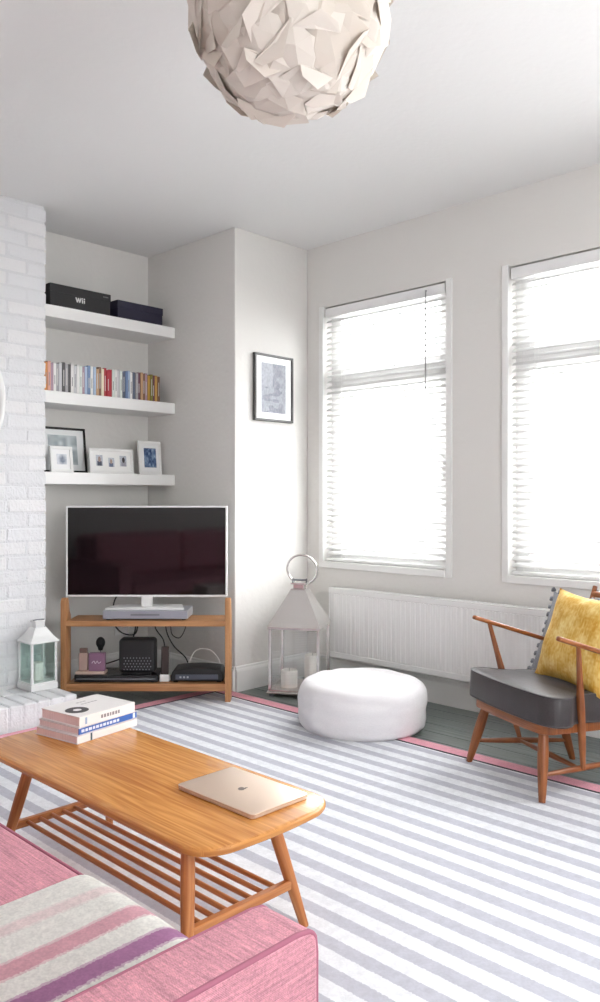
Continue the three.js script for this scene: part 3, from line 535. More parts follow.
// ---------- large lantern and candles ----------
function candle(label, r, h, pos) {
  const g = thing('candle', label, 'candle', pos, 0, 'white pillar candles');
  const q = toCreasedNormals(new THREE.LatheGeometry([[0.0001, 0], [r, 0], [r, h - 0.006], [r - 0.005, h], [r * 0.7, h - 0.003], [0.0001, h - 0.007]].map((p) => new THREE.Vector2(...p)), 32), 0.6);
  mesh('wax', q, M.wax, g); mesh('wick', rod([0, h - 0.008, 0], [0.002, h + 0.008, 0], [0.0012, 0.001], 6), M.wick, g);
}
{
  const TURN = -1.033, P = [-0.353, 0, 0.273], a = 0.15, y0 = 0.035, y1 = 0.385;
  const g = thing('lantern', 'large brushed steel floor lantern with ring handle in the corner', 'lantern', P, TURN);
  mesh('base', merge([bx(-a - 0.008, a + 0.008, 0.018, 0.03, -a - 0.008, a + 0.008, 0.003), bx(-a, a, 0.03, 0.042, -a, a, 0.002)]), M.steel, g);
  for (const [x, z] of [[-1, -1], [1, -1], [-1, 1], [1, 1]]) mesh('foot', bx(x * (a - 0.02) - 0.015, x * (a - 0.02) + 0.015, 0, 0.019, z * (a - 0.02) - 0.015, z * (a - 0.02) + 0.015, 0.003), M.steelDark, g);
  for (const [x, z] of [[-1, -1], [1, -1], [-1, 1], [1, 1]]) mesh('post', bx(x * (a - 0.009) - 0.009, x * (a - 0.009) + 0.009, y0, y1, z * (a - 0.009) - 0.009, z * (a - 0.009) + 0.009, 0.002), M.steel, g);
  for (const s of [-1, 1]) {
    const p1 = mesh('glass_panel', bx(-a + 0.018, a - 0.018, y0 + 0.004, y1, s * (a - 0.009) - 0.0015, s * (a - 0.009) + 0.0015), M.glass, g);
    const p2 = mesh('glass_panel', bx(s * (a - 0.009) - 0.0015, s * (a - 0.009) + 0.0015, y0 + 0.004, y1, -a + 0.018, a - 0.018), M.glass, g);
  }
  mesh('eave', merge([bx(-a - 0.004, a + 0.004, y1, y1 + 0.016, a - 0.02, a + 0.004, 0.003), bx(-a - 0.004, a + 0.004, y1, y1 + 0.016, -a - 0.004, -a + 0.02, 0.003), bx(-a - 0.004, -a + 0.02, y1, y1 + 0.016, -a + 0.02, a - 0.02, 0.003), bx(a - 0.02, a + 0.004, y1, y1 + 0.016, -a + 0.02, a - 0.02, 0.003)]), M.steel, g);
  const fr = (r0, r1, ya, yb) => { const q = new THREE.CylinderGeometry(r1 * Math.SQRT2, r0 * Math.SQRT2, yb - ya, 4, 1, true); q.rotateY(Math.PI / 4); q.translate(0, (ya + yb) / 2, 0); return toCreasedNormals(flat(q), 0.3); };
  mesh('roof', merge([fr(a + 0.006, 0.045, y1 + 0.014, 0.60), fr(a + 0.002, 0.041, y1 + 0.014, 0.60)]), M.steel, g);
  mesh('cap', merge([bx(-0.045, 0.045, 0.60, 0.606, -0.045, 0.045, 0.002), bx(-0.032, 0.032, 0.606, 0.632, -0.032, 0.032, 0.003), bx(-0.045, 0.045, 0.632, 0.642, -0.045, 0.045, 0.003)]), M.steel, g);
  mesh('handle_bracket', merge([rod([-0.045, 0.655, 0], [0.045, 0.655, 0], [0.006, 0.006], 10), bx(-0.046, -0.036, 0.64, 0.664, -0.008, 0.008, 0.002), bx(0.036, 0.046, 0.64, 0.664, -0.008, 0.008, 0.002)]), M.steelDark, g);
  const ring = new THREE.TorusGeometry(0.09, 0.0065, 12, 56); ring.rotateX(0.25); ring.translate(0.012, 0.715, -0.01); mesh('ring_handle', flat(ring), M.steel, g);
  const w = (x, z) => { const v = V(x, 0, z).applyAxisAngle(V(0, 1, 0), TURN); return [P[0] + v.x, 0.042, P[2] + v.z]; };
  candle('short white pillar candle inside the large steel lantern', 0.048, 0.098, w(-0.05, 0.055));
  candle('tall white pillar candle inside the large steel lantern', 0.048, 0.175, w(0.07, -0.03));
}
// ---------- small lantern on the hearth ----------
{
  const P = [-1.6375, 0.131, -0.413], a = 0.0725, g = thing('lantern', 'small whitewashed metal lantern standing on the brick hearth', 'lantern', P, 0);
  const y1 = 0.245;
  mesh('base', merge([bx(-a - 0.004, a + 0.004, 0, 0.03, -a - 0.004, a + 0.004, 0.003), bx(-a, a, 0.03, 0.04, -a, a, 0.002)]), M.whiteMetal, g);
  for (const [x, z] of [[-1, -1], [1, -1], [-1, 1], [1, 1]]) mesh('post', bx(x * (a - 0.006) - 0.006, x * (a - 0.006) + 0.006, 0.038, y1, z * (a - 0.006) - 0.006, z * (a - 0.006) + 0.006, 0.0015), M.whiteMetal, g);
  for (const s of [-1, 1]) { mesh('glass_panel', bx(-a + 0.012, a - 0.012, 0.04, y1, s * (a - 0.006) - 0.001, s * (a - 0.006) + 0.001), M.greenGlass, g); mesh('glass_panel', bx(s * (a - 0.006) - 0.001, s * (a - 0.006) + 0.001, 0.04, y1, -a + 0.012, a - 0.012), M.greenGlass, g); }
  const fr = (r0, r1, ya, yb) => { const q = new THREE.CylinderGeometry(r1 * Math.SQRT2, r0 * Math.SQRT2, yb - ya, 4, 1, true); q.rotateY(Math.PI / 4); q.translate(0, (ya + yb) / 2, 0); return toCreasedNormals(flat(q), 0.3); };
  mesh('roof', merge([bx(-a - 0.008, a + 0.008, y1, y1 + 0.01, -a - 0.008, a + 0.008, 0.003), fr(a + 0.004, a * 0.82, y1 + 0.01, y1 + 0.032), fr(a * 0.82, 0.03, y1 + 0.032, y1 + 0.078)]), M.whiteMetal, g);
  mesh('chimney', merge([bx(-0.024, 0.024, y1 + 0.075, y1 + 0.105, -0.024, 0.024, 0.002), bx(-0.029, 0.029, y1 + 0.103, y1 + 0.112, -0.029, 0.029, 0.003)]), M.whiteMetal, g);
  const ring = new THREE.TorusGeometry(0.028, 0.0025, 8, 36); ring.rotateX(1.35); ring.translate(0, y1 + 0.116, 0.012); mesh('ring_handle', flat(ring), M.steelDark, g);
  candle('white pillar candle inside the small lantern on the hearth', 0.028, 0.095, [P[0], P[1] + 0.041, P[2]]);
}
// ---------- alcove shelves ----------
const SH = [['top', 2.215], ['middle', 1.735], ['bottom', 1.281]];
for (const [n, y] of SH) solo('floating_shelf', bx(XB - 0.06, XA, -0.068, 0, ZB, -0.576, 0.003), M.white, `white floating shelf in the alcove, ${n} one of three`, 'shelf', [0, y, 0], 0, 'alcove shelves');
// storage boxes on the top shelf
{
  const box = (label, x0, x1, h, z0, z1, col, turn, extra) => {
    const w = x1 - x0, d = z1 - z0, g = thing('storage_box', label, 'box', [(x0 + x1) / 2, 2.215, (z0 + z1) / 2], turn), m = paint(col, 0.45);
    mesh('box_body', bx(-w / 2 + 0.003, w / 2 - 0.003, 0, h - 0.03, -d / 2 + 0.003, d / 2 - 0.003, 0.003), m, g);
    mesh('lid', bx(-w / 2, w / 2, h - 0.045, h, -d / 2, d / 2, 0.003), m, g); extra?.(g, w, d, h);
  };
  box('black storage box with a white logo on the top shelf', -1.47, -1.075, 0.128, -0.83, -0.592, '#202022', 0, (g, w, d, h) => {
    const white = paint('#e8e8e6'), z = d / 2, mm = 0.001;
    const stroke = (pts) => pts.map(([a, b, c, e]) => { const L = Math.hypot(c - a, e - b), q = new THREE.BoxGeometry(L, 0.007, mm); q.rotateZ(Math.atan2(e - b, c - a)); q.translate((a + c) / 2, (b + e) / 2, 0); return q; });
    const ox = -0.005, oy = 0.058;
    const q = merge([...stroke([[-0.030, 0.014, -0.021, -0.013], [-0.021, -0.013, -0.0135, 0.012], [-0.0135, 0.012, -0.006, -0.013], [-0.006, -0.013, 0.003, 0.014], [0.012, 0.005, 0.012, -0.014], [0.024, 0.005, 0.024, -0.014]]), ...[0.012, 0.024].map((x) => { const c = new THREE.CylinderGeometry(0.0042, 0.0042, mm, 12); c.rotateX(Math.PI / 2); c.translate(x, 0.012, 0); return c; })]);
    q.translate(ox, oy, z); mesh('logo', q, white, g);
    mesh('logo', merge([0, 1, 2, 3].map((i) => bx(0.145 + i * 0.009, 0.151 + i * 0.009, h - 0.024, h - 0.018, z, z + 0.001))), paint('#8c8c8c'), g);
  });
  box('dark navy lidded storage box on the top shelf', -1.025, -0.69, 0.112, -0.82, -0.60, '#232036', 0);
}
// disc cases on the middle shelf
{
  const names = { orange: '#d9924e', salmon: '#dba291', grey: '#a3a2a6', white: '#e7e6e3', charcoal: '#4d4a4c', 'light grey': '#c7c7ca', cream: '#e6dcc2', mauve: '#a58a98', 'pale blue': '#a9bcd4', blue: '#6f86ad', tan: '#c29d77', red: '#b02a36', 'mint white': '#dde5df', slate: '#5d6478', brown: '#7d5c48', plum: '#6c4452', mustard: '#b88f3e', olive: '#85803f', ochre: '#c49a55' };
  const seq = ['orange', 'orange', 'salmon', 'mauve', 'white', 'grey', 'light grey', 'charcoal', 'grey', 'charcoal', 'white', 'light grey', 'white', 'mint white', 'mauve', 'pale blue', 'blue', 'white', 'pale blue', 'tan', 'brown', 'cream', 'red', 'red', 'red', 'mint white', 'white', 'light grey', 'mint white', 'slate', 'blue', 'pale blue', 'white', 'slate', 'grey', 'plum', 'tan', 'brown', 'mauve', 'mustard', 'olive', 'plum', 'ochre', 'brown'];
  const ord = ['first', 'second', 'third', 'fourth', 'fifth', 'sixth', 'seventh', 'eighth', 'ninth', 'tenth', 'eleventh', 'twelfth', 'thirteenth', 'fourteenth', 'fifteenth', 'sixteenth', 'seventeenth', 'eighteenth', 'nineteenth', 'twentieth'];
  const nthOf = (k) => { const tens = { 20: 'twentieth', 30: 'thirtieth', 40: 'fortieth' }; return k <= 20 ? ord[k - 1] : tens[k] ?? ((k < 30 ? 'twenty-' : k < 40 ? 'thirty-' : 'forty-') + ord[k % 10 - 1]); };
  const mats = {}; let x = -1.515; const span = (-0.712 + 1.515), wd = span / seq.length;
  const dark = paint('#8a888b', 0.4), lite = paint('#cfccc8', 0.4);
  const shape = bx(-wd / 2 + 0.0006, wd / 2 - 0.0006, 0, 1, -0.0675, 0.0675, 0);
  seq.forEach((c, i) => {
    mats[c] ??= paint(names[c], 0.35);
    const h = [0.168, 0.172, 0.165, 0.171, 0.16][Math.floor(rnd() * 5)], g = thing('disc_case', `${c} spined disc case, ${nthOf(i + 1)} from the brick chimney on the middle shelf`, 'disc case', [x + wd / 2, 1.7352, -0.672 + rr(-0.004, 0.004)], 0, 'disc cases on the middle shelf');
    const b = mesh('case', shape, mats[c], g); b.scale.y = h;
    const lm = ['white', 'cream', 'mint white', 'light grey', 'orange', 'salmon', 'pale blue'].includes(c) ? dark : lite;
    const t0 = rr(0.03, 0.05), t1 = rr(0.09, 0.14);
    if (i % 3) mesh('spine_print', bx(-wd * 0.12, wd * 0.12, t0, t1, 0.0675, 0.0679), lm, g);
    x += wd;
  });
}
// photo frames on the bottom shelf: the photographs are soft blocks of tone
{
  const Y = 1.281;
  const photo = (w, h, fn) => std({ map: texture(64, 64, fn), roughness: 0.25 });
  function frame(name, label, w, h, t, rim, x, z, lean, turn, frameMat, matCol, openings, depth = 0.018) {
    const g = thing(name, label, 'photo frame', [x, Y + 0.0005, z], turn); const r = new THREE.Group();
    const tiltG = (q) => { q.rotateX(-lean); q.translate(0, depth * Math.sin(lean), 0); return q; };
    mesh('rim', merge([bx(-w / 2, w / 2, 0, rim, -depth, 0, 0.002), bx(-w / 2, w / 2, h - rim, h, -depth, 0, 0.002), bx(-w / 2, -w / 2 + rim, rim, h - rim, -depth, 0, 0.002), bx(w / 2 - rim, w / 2, rim, h - rim, -depth, 0, 0.002)].map((q) => tiltG(q))), frameMat, g);
    const b = mesh('mount', tiltG(bx(-w / 2 + rim * 0.5, w / 2 - rim * 0.5, rim * 0.5, h - rim * 0.5, -depth + 0.002, -0.006)), paint(matCol, 0.3), g);
    for (const [x0, x1, y0, y1, m] of openings) { const q = new THREE.BoxGeometry(x1 - x0, y1 - y0, 0.001); q.translate((x0 + x1) / 2, (y0 + y1) / 2, -0.0055); mesh('photograph', tiltG(q), m, b); }
    mesh('easel_back', (() => { const q = bx(-0.02, 0.02, 0.01, h * 0.62, -depth - 0.004, -depth, 0.001); return tiltG(q); })(), M.black, g);
  }
  const n = vnoise(7, 7, 501), n2 = vnoise(12, 12, 502);
  frame('photo_frame', 'large black photo frame with white mount at the left of the bottom shelf', 0.32, 0.272, 0.02, 0.014, -1.29, -0.755, 0.12, 0.02, M.blackGloss, '#eceeee', [[-0.09, 0.10, 0.05, 0.225, photo(1, 1, (u, v) => { const k = n(u, v); return mix([206, 214, 216], [150, 160, 164], k); })]]);
  frame('photo_frame', 'small white photo frame before the large black frame', 0.145, 0.15, 0.02, 0.018, -1.366, -0.635, 0.12, 0.05, M.white, '#eeeeee', [[-0.03, 0.035, 0.045, 0.105, photo(1, 1, (u, v) => mix([214, 218, 224], [118, 128, 146], Math.max(0, Math.min(1, 1.6 - Math.hypot((u - 0.55) * 3.4, (v - 0.45) * 2.6))) * (0.6 + 0.4 * n(u, v))))]]);
  const dots = (c0, c1, cx) => photo(1, 1, (u, v) => { const d = Math.hypot((u - cx) * 1.2, v - 0.6); return d < 0.26 ? c0 : v < 0.42 && Math.abs(u - cx) < 0.34 ? c1 : mix([170, 176, 190], [206, 210, 216], n2(u, v)); });
  frame('photo_frame', 'wide white photo frame holding three small photographs', 0.305, 0.15, 0.02, 0.016, -1.022, -0.655, 0.10, 0.0, M.white, '#f0f0ee', [[-0.107, -0.062, 0.045, 0.11, dots([150, 130, 125], [60, 64, 84], 0.5)], [-0.022, 0.018, 0.04, 0.095, dots([160, 140, 132], [92, 104, 130], 0.45)], [0.058, 0.105, 0.045, 0.11, dots([60, 56, 60], [150, 150, 160], 0.55)]]);
  frame('photo_frame', 'white photo frame with a blue photograph at the right of the bottom shelf', 0.165, 0.212, 0.02, 0.018, -0.727, -0.675, 0.10, -0.05, M.white, '#f0f0f0', [[-0.042, 0.046, 0.045, 0.168, photo(1, 1, (u, v) => mix([176, 198, 222], [36, 62, 104], n(u, v) * 0.7 + n2(u, v) * 0.45))]]);
}
// ---------- framed print on the wall ----------
{
  const w = 0.325, h = 0.405, g = thing('framed_print', 'dark framed grey print hanging on the white wall by the corner', 'picture', [-0.315, 1.60, 0.001]);
  const rim = 0.013, d = 0.024;
  mesh('frame', merge([bx(-w / 2, w / 2, 0, rim, 0, d, 0.002), bx(-w / 2, w / 2, h - rim, h, 0, d, 0.002), bx(-w / 2, -w / 2 + rim, rim, h - rim, 0, d, 0.002), bx(w / 2 - rim, w / 2, rim, h - rim, 0, d, 0.002)]), std({ color: '#4b4a49', roughness: 0.4 }), g);
  mesh('mount', bx(-w / 2 + 0.008, w / 2 - 0.008, 0.008, h - 0.008, 0.004, 0.014), paint('#f4f4f3', 0.4), g);
  const n = vnoise(9, 13, 511), n2 = vnoise(5, 16, 512), n3 = vnoise(30, 30, 513);
  const art = texture(128, 192, (u, v) => { const rows = n2(u, v), bl = n(u, v); let k = 0.25 + 0.2 * n3(u, v); if (v < 0.52) k += 0.32 * (rows > 0.5 ? 1 : 0.2) * (0.5 + bl * 0.6); else if (u > 0.45) k += 0.22 * (bl + 0.3); return mix([212, 214, 222], [84, 88, 98], Math.min(1, k)); });
  const q = new THREE.BoxGeometry(0.205, 0.30, 0.001); q.translate(0.0, h / 2, 0.0145); mesh('print', q, std({ map: art, roughness: 0.5 }), g);
}
// ---------- round mirror on the chimney breast ----------
{
  const g = thing('round_mirror', 'round white rimmed mirror on the brick chimney breast', 'mirror', [-2.185, 1.245, -0.498]);
  const rim = new THREE.TorusGeometry(0.385, 0.017, 14, 90); rim.translate(0, 0.4, 0.018); mesh('rim', flat(rim), M.gloss, g);
  const q = new THREE.CylinderGeometry(0.383, 0.383, 0.012, 80); q.rotateX(Math.PI / 2); q.translate(0, 0.4, 0.008); mesh('mirror_glass', flat(q), std({ color: '#e9eceb', metalness: 1, roughness: 0.03 }), g);
}
// ---------- television corner ----------
const TVT = -0.8013, TVP = [-1.047, 0, -0.237];
const onStand = (x, y, z) => { const v = V(x, y, z).applyAxisAngle(V(0, 1, 0), TVT); return [TVP[0] + v.x, v.y, TVP[2] + v.z]; };
{
  const g = thing('television_stand', 'open wooden television stand with two shelves', 'tv stand', TVP, TVT), W = 0.4675, D = 0.135;
  for (const s of [-1, 1]) {
    const p = new THREE.Shape();   // side panel outline in (z, y): raised rounded top, cut-out foot
    p.moveTo(D - 0.10, 0); p.lineTo(D, 0); p.lineTo(D, 0.545); p.quadraticCurveTo(D, 0.58, D - 0.03, 0.583); p.quadraticCurveTo(D - 0.05, 0.583, D - 0.06, 0.56); p.lineTo(D - 0.08, 0.50); p.lineTo(D - 0.10, 0.48); p.closePath();
    const q = extrude(p, 0.030, 0.003, 2); q.rotateY(-Math.PI / 2); q.computeBoundingBox(); q.translate(s > 0 ? W - q.boundingBox.max.x : -W - q.boundingBox.min.x, 0, 0);
    mesh('side_panel', boxUV(toCreasedNormals(flat(q), 0.5), 'y'), M.oak, g);
  }
  mesh('shelf', bx(-W + 0.029, W - 0.029, 0.4255, 0.4555, -0.105, D - 0.008, 0.003), M.oak, g);
  mesh('shelf', bx(-W + 0.029, W - 0.029, 0.080, 0.109, -0.105, D - 0.008, 0.003), M.oak, g);
  mesh('shelf_lip', bx(-W + 0.029, W - 0.029, 0.068, 0.082, D - 0.03, D - 0.012, 0.002), M.oak, g);
  // television
  const tv = thing('television', 'white framed flat television on the wooden stand', 'television', onStand(-0.018, 0.5105, -0.01), TVT);
  const y0 = 0.0645, hh = 0.514, w = 0.456;
  mesh('frame', merge([bx(-w, w, y0, y0 + 0.011, -0.02, 0.02, 0.003), bx(-w, w, y0 + hh - 0.009, y0 + hh, -0.02, 0.02, 0.003), bx(-w, -w + 0.009, y0 + 0.01, y0 + hh - 0.008, -0.02, 0.02, 0.003), bx(w - 0.009, w, y0 + 0.01, y0 + hh - 0.008, -0.02, 0.02, 0.003)]), M.gloss, tv);
  mesh('screen', bx(-w + 0.008, w - 0.008, y0 + 0.009, y0 + hh - 0.008, -0.012, 0.015), M.screen, tv);
  mesh('rear_cover', merge([bx(-w + 0.004, w - 0.004, y0 + 0.004, y0 + hh - 0.004, -0.03, -0.012, 0.004), bx(-0.3, 0.3, y0 + 0.03, y0 + 0.36, -0.055, -0.028, 0.01)]), M.gloss, tv);
  const fs = new THREE.Shape(); fs.moveTo(-0.21, -0.085); fs.lineTo(0.21, -0.085); fs.quadraticCurveTo(0.22, -0.085, 0.219, -0.075); fs.lineTo(0.19, 0.075); fs.quadraticCurveTo(0.188, 0.085, 0.178, 0.085); fs.lineTo(-0.178, 0.085); fs.quadraticCurveTo(-0.188, 0.085, -0.19, 0.075); fs.lineTo(-0.219, -0.075); fs.quadraticCurveTo(-0.22, -0.085, -0.21, -0.085);
  const fg = extrude(fs, 0.010, 0.003, 2); fg.rotateX(-Math.PI / 2); fg.computeBoundingBox(); fg.translate(0, -fg.boundingBox.min.y, 0); mesh('foot', toCreasedNormals(flat(fg), 0.5), M.gloss, tv);
  mesh('neck', merge([bx(-0.028, 0.028, 0.008, y0 + 0.06, -0.035, -0.018, 0.004), bx(-0.03, 0.03, 0.008, y0 + 0.001, -0.02, 0.016, 0.004)]), M.gloss, tv);
  // silver player under the television foot
  const pl = thing('disc_player', 'slim silver disc player beneath the television foot', 'disc player', onStand(-0.008, 0.456, -0.005), TVT);
  mesh('casing', bx(-0.236, 0.236, 0.006, 0.054, -0.105, 0.105, 0.004), M.silver, pl);
  mesh('front_panel', merge([bx(-0.233, 0.233, 0.008, 0.05, 0.104, 0.108, 0.0015)]), std({ color: '#a6a9b4', metalness: 0.4, roughness: 0.4 }), pl);
  mesh('disc_tray', bx(-0.08, 0.08, 0.026, 0.036, 0.1075, 0.1095, 0.0008), M.steelDark, pl);
  mesh('foot', merge([[-0.21, -0.08], [0.21, -0.08], [-0.21, 0.08], [0.21, 0.08]].map(([x, z]) => cyl(0.012, 0.012, 0.007, x, 0, z, 14))), M.black, pl);
  // lower shelf
  const B = 0.1095;
  const fb = thing('console_box', 'flat black box under the upright black device on the lower shelf', 'media box', onStand(-0.17, B, 0.0), TVT);
  mesh('casing', bx(-0.232, 0.232, 0.003, 0.043, -0.1, 0.1, 0.004), M.blackGloss, fb); mesh('front_strip', bx(-0.22, 0.22, 0.018, 0.024, 0.099, 0.101), M.steelDark, fb);
  mesh('foot', merge([[-0.2, -0.08], [0.2, -0.08], [-0.2, 0.08], [0.2, 0.08]].map(([x, z]) => cyl(0.01, 0.01, 0.004, x, 0, z, 10))), M.black, fb);
  const ud = thing('speaker', 'upright rounded black speaker in the middle of the lower shelf', 'speaker', onStand(-0.06, B + 0.0435, 0.03), TVT);
  mesh('housing', bx(-0.102, 0.102, 0.004, 0.196, -0.045, 0.045, 0.022, 'x', 4), M.black, ud); mesh('stand_base', bx(-0.08, 0.08, 0, 0.008, -0.05, 0.05, 0.003), M.black, ud);
  { const ps = []; for (let r = 0; r < 5; r++) for (let c = 0; c < 9; c++) { const q = new THREE.CylinderGeometry(0.0035, 0.0035, 0.001, 8); q.rotateX(Math.PI / 2); q.translate(-0.07 + c * 0.0175 + (r % 2) * 0.008, 0.025 + r * 0.016, 0.0453); ps.push(q); } mesh('grille_dots', merge(ps), M.steelDark, ud); }
  const rm = thing('remote_handset', 'slim dark handset upright in a white dock', 'handset', onStand(0.095, B, 0.06), TVT);
  mesh('dock', bx(-0.028, 0.028, 0, 0.04, -0.022, 0.022, 0.006), M.gloss, rm); { const q = bx(-0.022, 0.022, 0.0, 0.16, -0.008, 0.008, 0.006); q.rotateX(-0.12); q.translate(0, 0.034, 0.004); mesh('handset', q, paint('#3a302e', 0.4), rm); }
  const rt = thing('router', 'low black router with silver front at the right of the lower shelf', 'router', onStand(0.278, B, 0.01), TVT);
  { const s = new THREE.Shape(); s.moveTo(-0.145, 0.006); s.lineTo(0.145, 0.006); s.quadraticCurveTo(0.152, 0.04, 0.13, 0.068); s.quadraticCurveTo(0, 0.088, -0.13, 0.068); s.quadraticCurveTo(-0.152, 0.04, -0.145, 0.006); const q = extrude(s, 0.17, 0.008, 3); q.translate(0, 0, -0.08); mesh('casing', toCreasedNormals(flat(q), 0.6), M.black, rt); }
  mesh('front_strip', bx(-0.118, 0.118, 0.018, 0.045, 0.084, 0.09, 0.002), std({ color: '#565a66', metalness: 0.3, roughness: 0.35 }), rt); mesh('indicator', merge([-0.09, -0.07, -0.05].map((x) => bx(x - 0.005, x + 0.005, 0.026, 0.036, 0.0895, 0.0905))), M.silver, rt);
  mesh('foot', merge([-0.12, 0.12].map((x) => bx(x - 0.012, x + 0.012, 0, 0.008, -0.07, 0.07))), M.black, rt);
  // bottles and little box standing on the flat box
  const T = B + 0.0435;
  const tr = solo('small_tray', bx(-0.082, 0.082, 0, 0.014, -0.038, 0.038, 0.003), paint('#cbb3a6', 0.5), 'pale pink tray under the brown bottle and purple box', 'tray', onStand(-0.318, T, 0.05), TVT);
  const bt = thing('small_bottle', 'tall pinkish-brown bottle beside the purple box', 'bottle', onStand(-0.362, T + 0.0145, 0.05), TVT);
  mesh('body', bx(-0.025, 0.025, 0, 0.1, -0.015, 0.015, 0.006, 'x', 3), paint('#b59a92', 0.25), bt); mesh('cap', merge([bx(-0.021, 0.021, 0.1, 0.126, -0.013, 0.013, 0.004), bx(-0.008, 0.008, 0.096, 0.102, -0.008, 0.008)]), paint('#7a625b', 0.3), bt);
  const pb = thing('small_box', 'small purple box with pale lettering on the lower shelf', 'box', onStand(-0.285, T + 0.0145, 0.052), TVT);
  mesh('carton', bx(-0.044, 0.044, 0, 0.1, -0.02, 0.02, 0.002), paint('#8b6580', 0.4), pb); mesh('lettering', tube([[-0.026, 0.045, 0.0205], [-0.014, 0.057, 0.0205], [-0.006, 0.043, 0.0205], [0.004, 0.057, 0.0205], [0.012, 0.045, 0.0205], [0.026, 0.054, 0.0205]], 0.0022, 40), paint('#e4d3df'), pb);
  const mc = thing('round_headed_gadget', 'small black round-headed gadget on a stem behind the purple box', 'gadget', onStand(-0.285, T, -0.02), TVT);
  mesh('base', cyl(0.028, 0.024, 0.01), M.black, mc); mesh('stem', rod([0, 0.005, 0], [0, 0.14, 0], [0.004, 0.004], 8), M.steelDark, mc); { const q = new THREE.SphereGeometry(0.026, 20, 14); q.scale(1, 1.25, 1); q.translate(0, 0.158, 0); mesh('head', flat(q), M.black, mc); mesh('neck', cyl(0.012, 0.02, 0.03, 0, 0.115, 0, 14), M.black, mc); }
  // cables
  const cab = (label, pts, r = 0.0035, m = M.cable) => solo('cable', tube(pts.map((p) => onStand(...p)), r, 50), m, label, 'cable', [0, 0, 0], 0, 'cables behind the television stand');
  cab('thick black cable looping down from the left of the silver player', [[-0.2, 0.575, -0.06], [-0.235, 0.52, -0.13], [-0.25, 0.42, -0.16], [-0.2, 0.345, -0.165], [-0.12, 0.335, -0.16], [-0.10, 0.40, -0.155], [-0.105, 0.48, -0.15]], 0.0045);
  cab('black cable hanging straight behind the left of the speaker', [[-0.11, 0.50, -0.16], [-0.118, 0.36, -0.165], [-0.145, 0.26, -0.15], [-0.16, 0.2, -0.14], [-0.12, 0.16, -0.13]], 0.0045);
  cab('black cable running down to the top of the speaker', [[0.03, 0.5, -0.16], [0.0, 0.38, -0.16], [0.05, 0.3, -0.155], [0.06, 0.2, -0.15], [0.05, 0.03, -0.15]]);
  cab('black cable falling behind the upright handset', [[0.07, 0.5, -0.16], [0.065, 0.36, -0.165], [0.11, 0.27, -0.15], [0.18, 0.2, -0.15], [0.2, 0.16, -0.14]], 0.004);
  cab('thin black cable curving from the wall socket to the player', [[0.19, 0.5, -0.16], [0.185, 0.40, -0.18], [0.14, 0.31, -0.18], [0.10, 0.33, -0.17], [0.09, 0.42, -0.16]], 0.003);
  cab('white cable arching above the black router', [[0.2, 0.17, -0.13], [0.24, 0.24, -0.15], [0.32, 0.245, -0.15], [0.37, 0.2, -0.14], [0.39, 0.15, -0.13]], 0.0035, M.white);
  cab('black cables bundled low behind the console box', [[-0.3, 0.16, -0.14], [-0.18, 0.2, -0.16], [-0.1, 0.26, -0.16], [-0.2, 0.05, -0.15], [0.0, 0.02, -0.16], [0.2, 0.03, -0.15], [0.3, 0.01, -0.13]], 0.004);
}
{
  const sk = thing('wall_socket', 'white double wall socket behind the television stand', 'socket', [-0.80, 0.30, ZB]);
  mesh('plate', bx(-0.074, 0.074, -0.043, 0.043, 0, 0.011, 0.003), M.gloss, sk);
  for (const x of [-0.036, 0.036]) { mesh('rocker_switch', bx(x - 0.008, x + 0.008, 0.012, 0.028, 0.01, 0.014, 0.001), M.white, sk); mesh('plug', bx(x - 0.024, x + 0.024, -0.035, 0.012, 0.01, 0.04, 0.006), M.white, sk); }
}
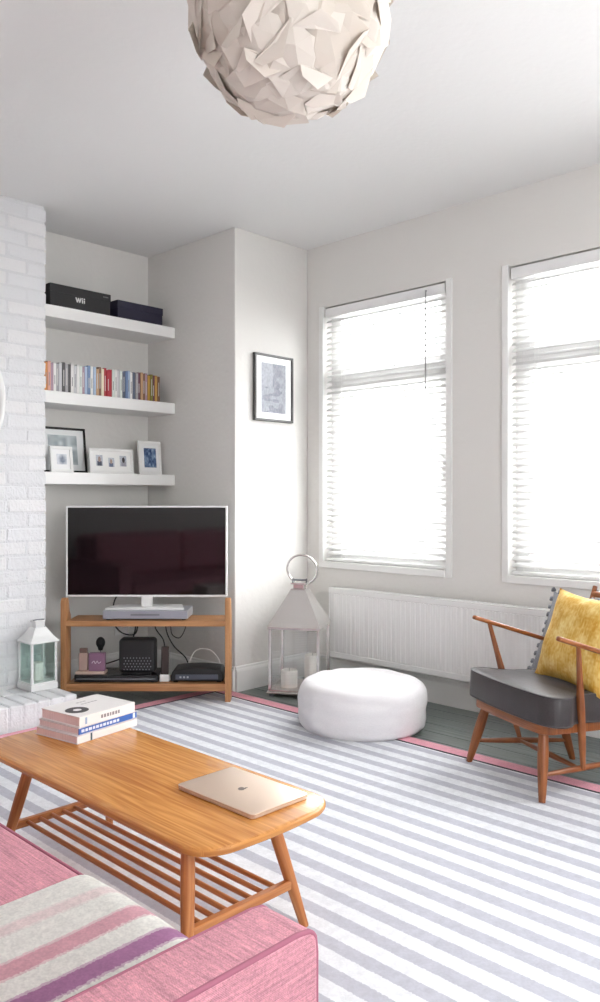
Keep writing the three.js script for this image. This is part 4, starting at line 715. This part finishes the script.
// ---------- pendant shade of folded paper ----------
{
  const C = [-2.292, 2.345, 2.123], R = 0.237, g = thing('pendant_shade', 'large round cream pendant shade of folded paper pieces', 'pendant lamp', C);
  const paper = [['#eae1d7'], ['#e5dbd0'], ['#ede5dc']].map(([c]) => phys({ color: c, roughness: 0.85, transmission: 0.22, thickness: 0 }));
  mesh('inner_globe', flat(new THREE.IcosahedronGeometry(R * 0.93, 4)), paper[1], g);
  // folded pieces: creased five-sided sheets, each lifted along one edge and turned its own way
  const geos = []; for (let k = 0; k < 6; k++) {
    const n = 5, s = 0.098, P = [], idx = []; const rim = [];
    for (let i = 0; i < n; i++) { const a = i / n * 6.2832 + rr(-0.15, 0.15), r = s * rr(0.82, 1.12); rim.push(V(r * Math.cos(a), 0, r * Math.sin(a))); }
    const curve = (p, lift) => { const rad = Math.hypot(p.x, p.z); return V(p.x, -rad * rad / (2 * R) + lift, p.z); };
    const lifts = [0.019, 0.003, -0.005, 0.0, 0.012].map((q) => q + rr(-0.003, 0.003));
    const top = [curve(V(0, 0, 0), 0.008), ...rim.map((p, i) => curve(p, lifts[i])), ...rim.map((p, i) => curve(p.clone().lerp(rim[(i + 1) % n], 0.5).multiplyScalar(rr(0.9, 1.02)), (lifts[i] + lifts[(i + 1) % n]) / 2 + (i % 2 ? 0.004 : -0.002))), ...rim.map((p, i) => curve(p.clone().multiplyScalar(0.5), i % 2 ? 0.011 : 0.004))];
    const tri = []; for (let i = 0; i < n; i++) { const j = (i + 1) % n, c = 0, r = 1 + i, m = 6 + i, q = 11 + i, q2 = 11 + j, r2 = 1 + j; tri.push([c, q2, q], [q, m, r], [q, q2, m], [q2, r2, m]); }
    // a turned-up flap along one edge
    const f0 = top[1], f1 = top[2], mid = f0.clone().lerp(f1, 0.5); top.push(mid.clone().multiplyScalar(0.62).add(V(0, 0.03, 0)), f0.clone().multiplyScalar(0.8).add(V(0, 0.014, 0)));
    tri.push([1, 16, 17], [1, 2, 16]);
    for (const t of tri) for (const q of t) P.push(top[q].x, top[q].y, top[q].z);
    for (const t of tri) for (const q of [t[0], t[2], t[1]]) P.push(top[q].x, top[q].y - 0.0009, top[q].z);
    const ge = new THREE.BufferGeometry(); ge.setAttribute('position', new THREE.Float32BufferAttribute(P, 3)); ge.setAttribute('uv', new THREE.Float32BufferAttribute(new Float32Array(P.length / 3 * 2), 2)); ge.computeVertexNormals(); geos.push(ge);
  }
  const N = 76; for (let i = 0; i < N; i++) {
    const y = 1 - 2 * (i + 0.5) / N, r = Math.sqrt(1 - y * y), a = i * 2.39996, d = V(r * Math.cos(a), y, r * Math.sin(a));
    if (y > 0.94) continue;
    const m = mesh('paper_piece', geos[Math.floor(rnd() * 6)], paper[Math.floor(rnd() * 3)], g);
    m.position.copy(d).multiplyScalar(R * (0.975 + 0.03 * rnd())); m.quaternion.setFromUnitVectors(V(0, 1, 0), d); m.rotateY(rr(0, 6.28)); m.rotateX(rr(-0.1, 0.1));
  }
  mesh('cord', rod([0, R * 0.9, 0], [0, H - C[1] - 0.02, 0], [0.0035, 0.0035], 8), M.white, g);
  mesh('ceiling_rose', cyl(0.05, 0.05, 0.025, 0, H - C[1] - 0.025, 0, 28), M.white, g);
}
scene.traverse((o) => { if (o.isMesh) { o.castShadow = true; o.receiveShadow = true; } });
renderer.render(scene, camera);
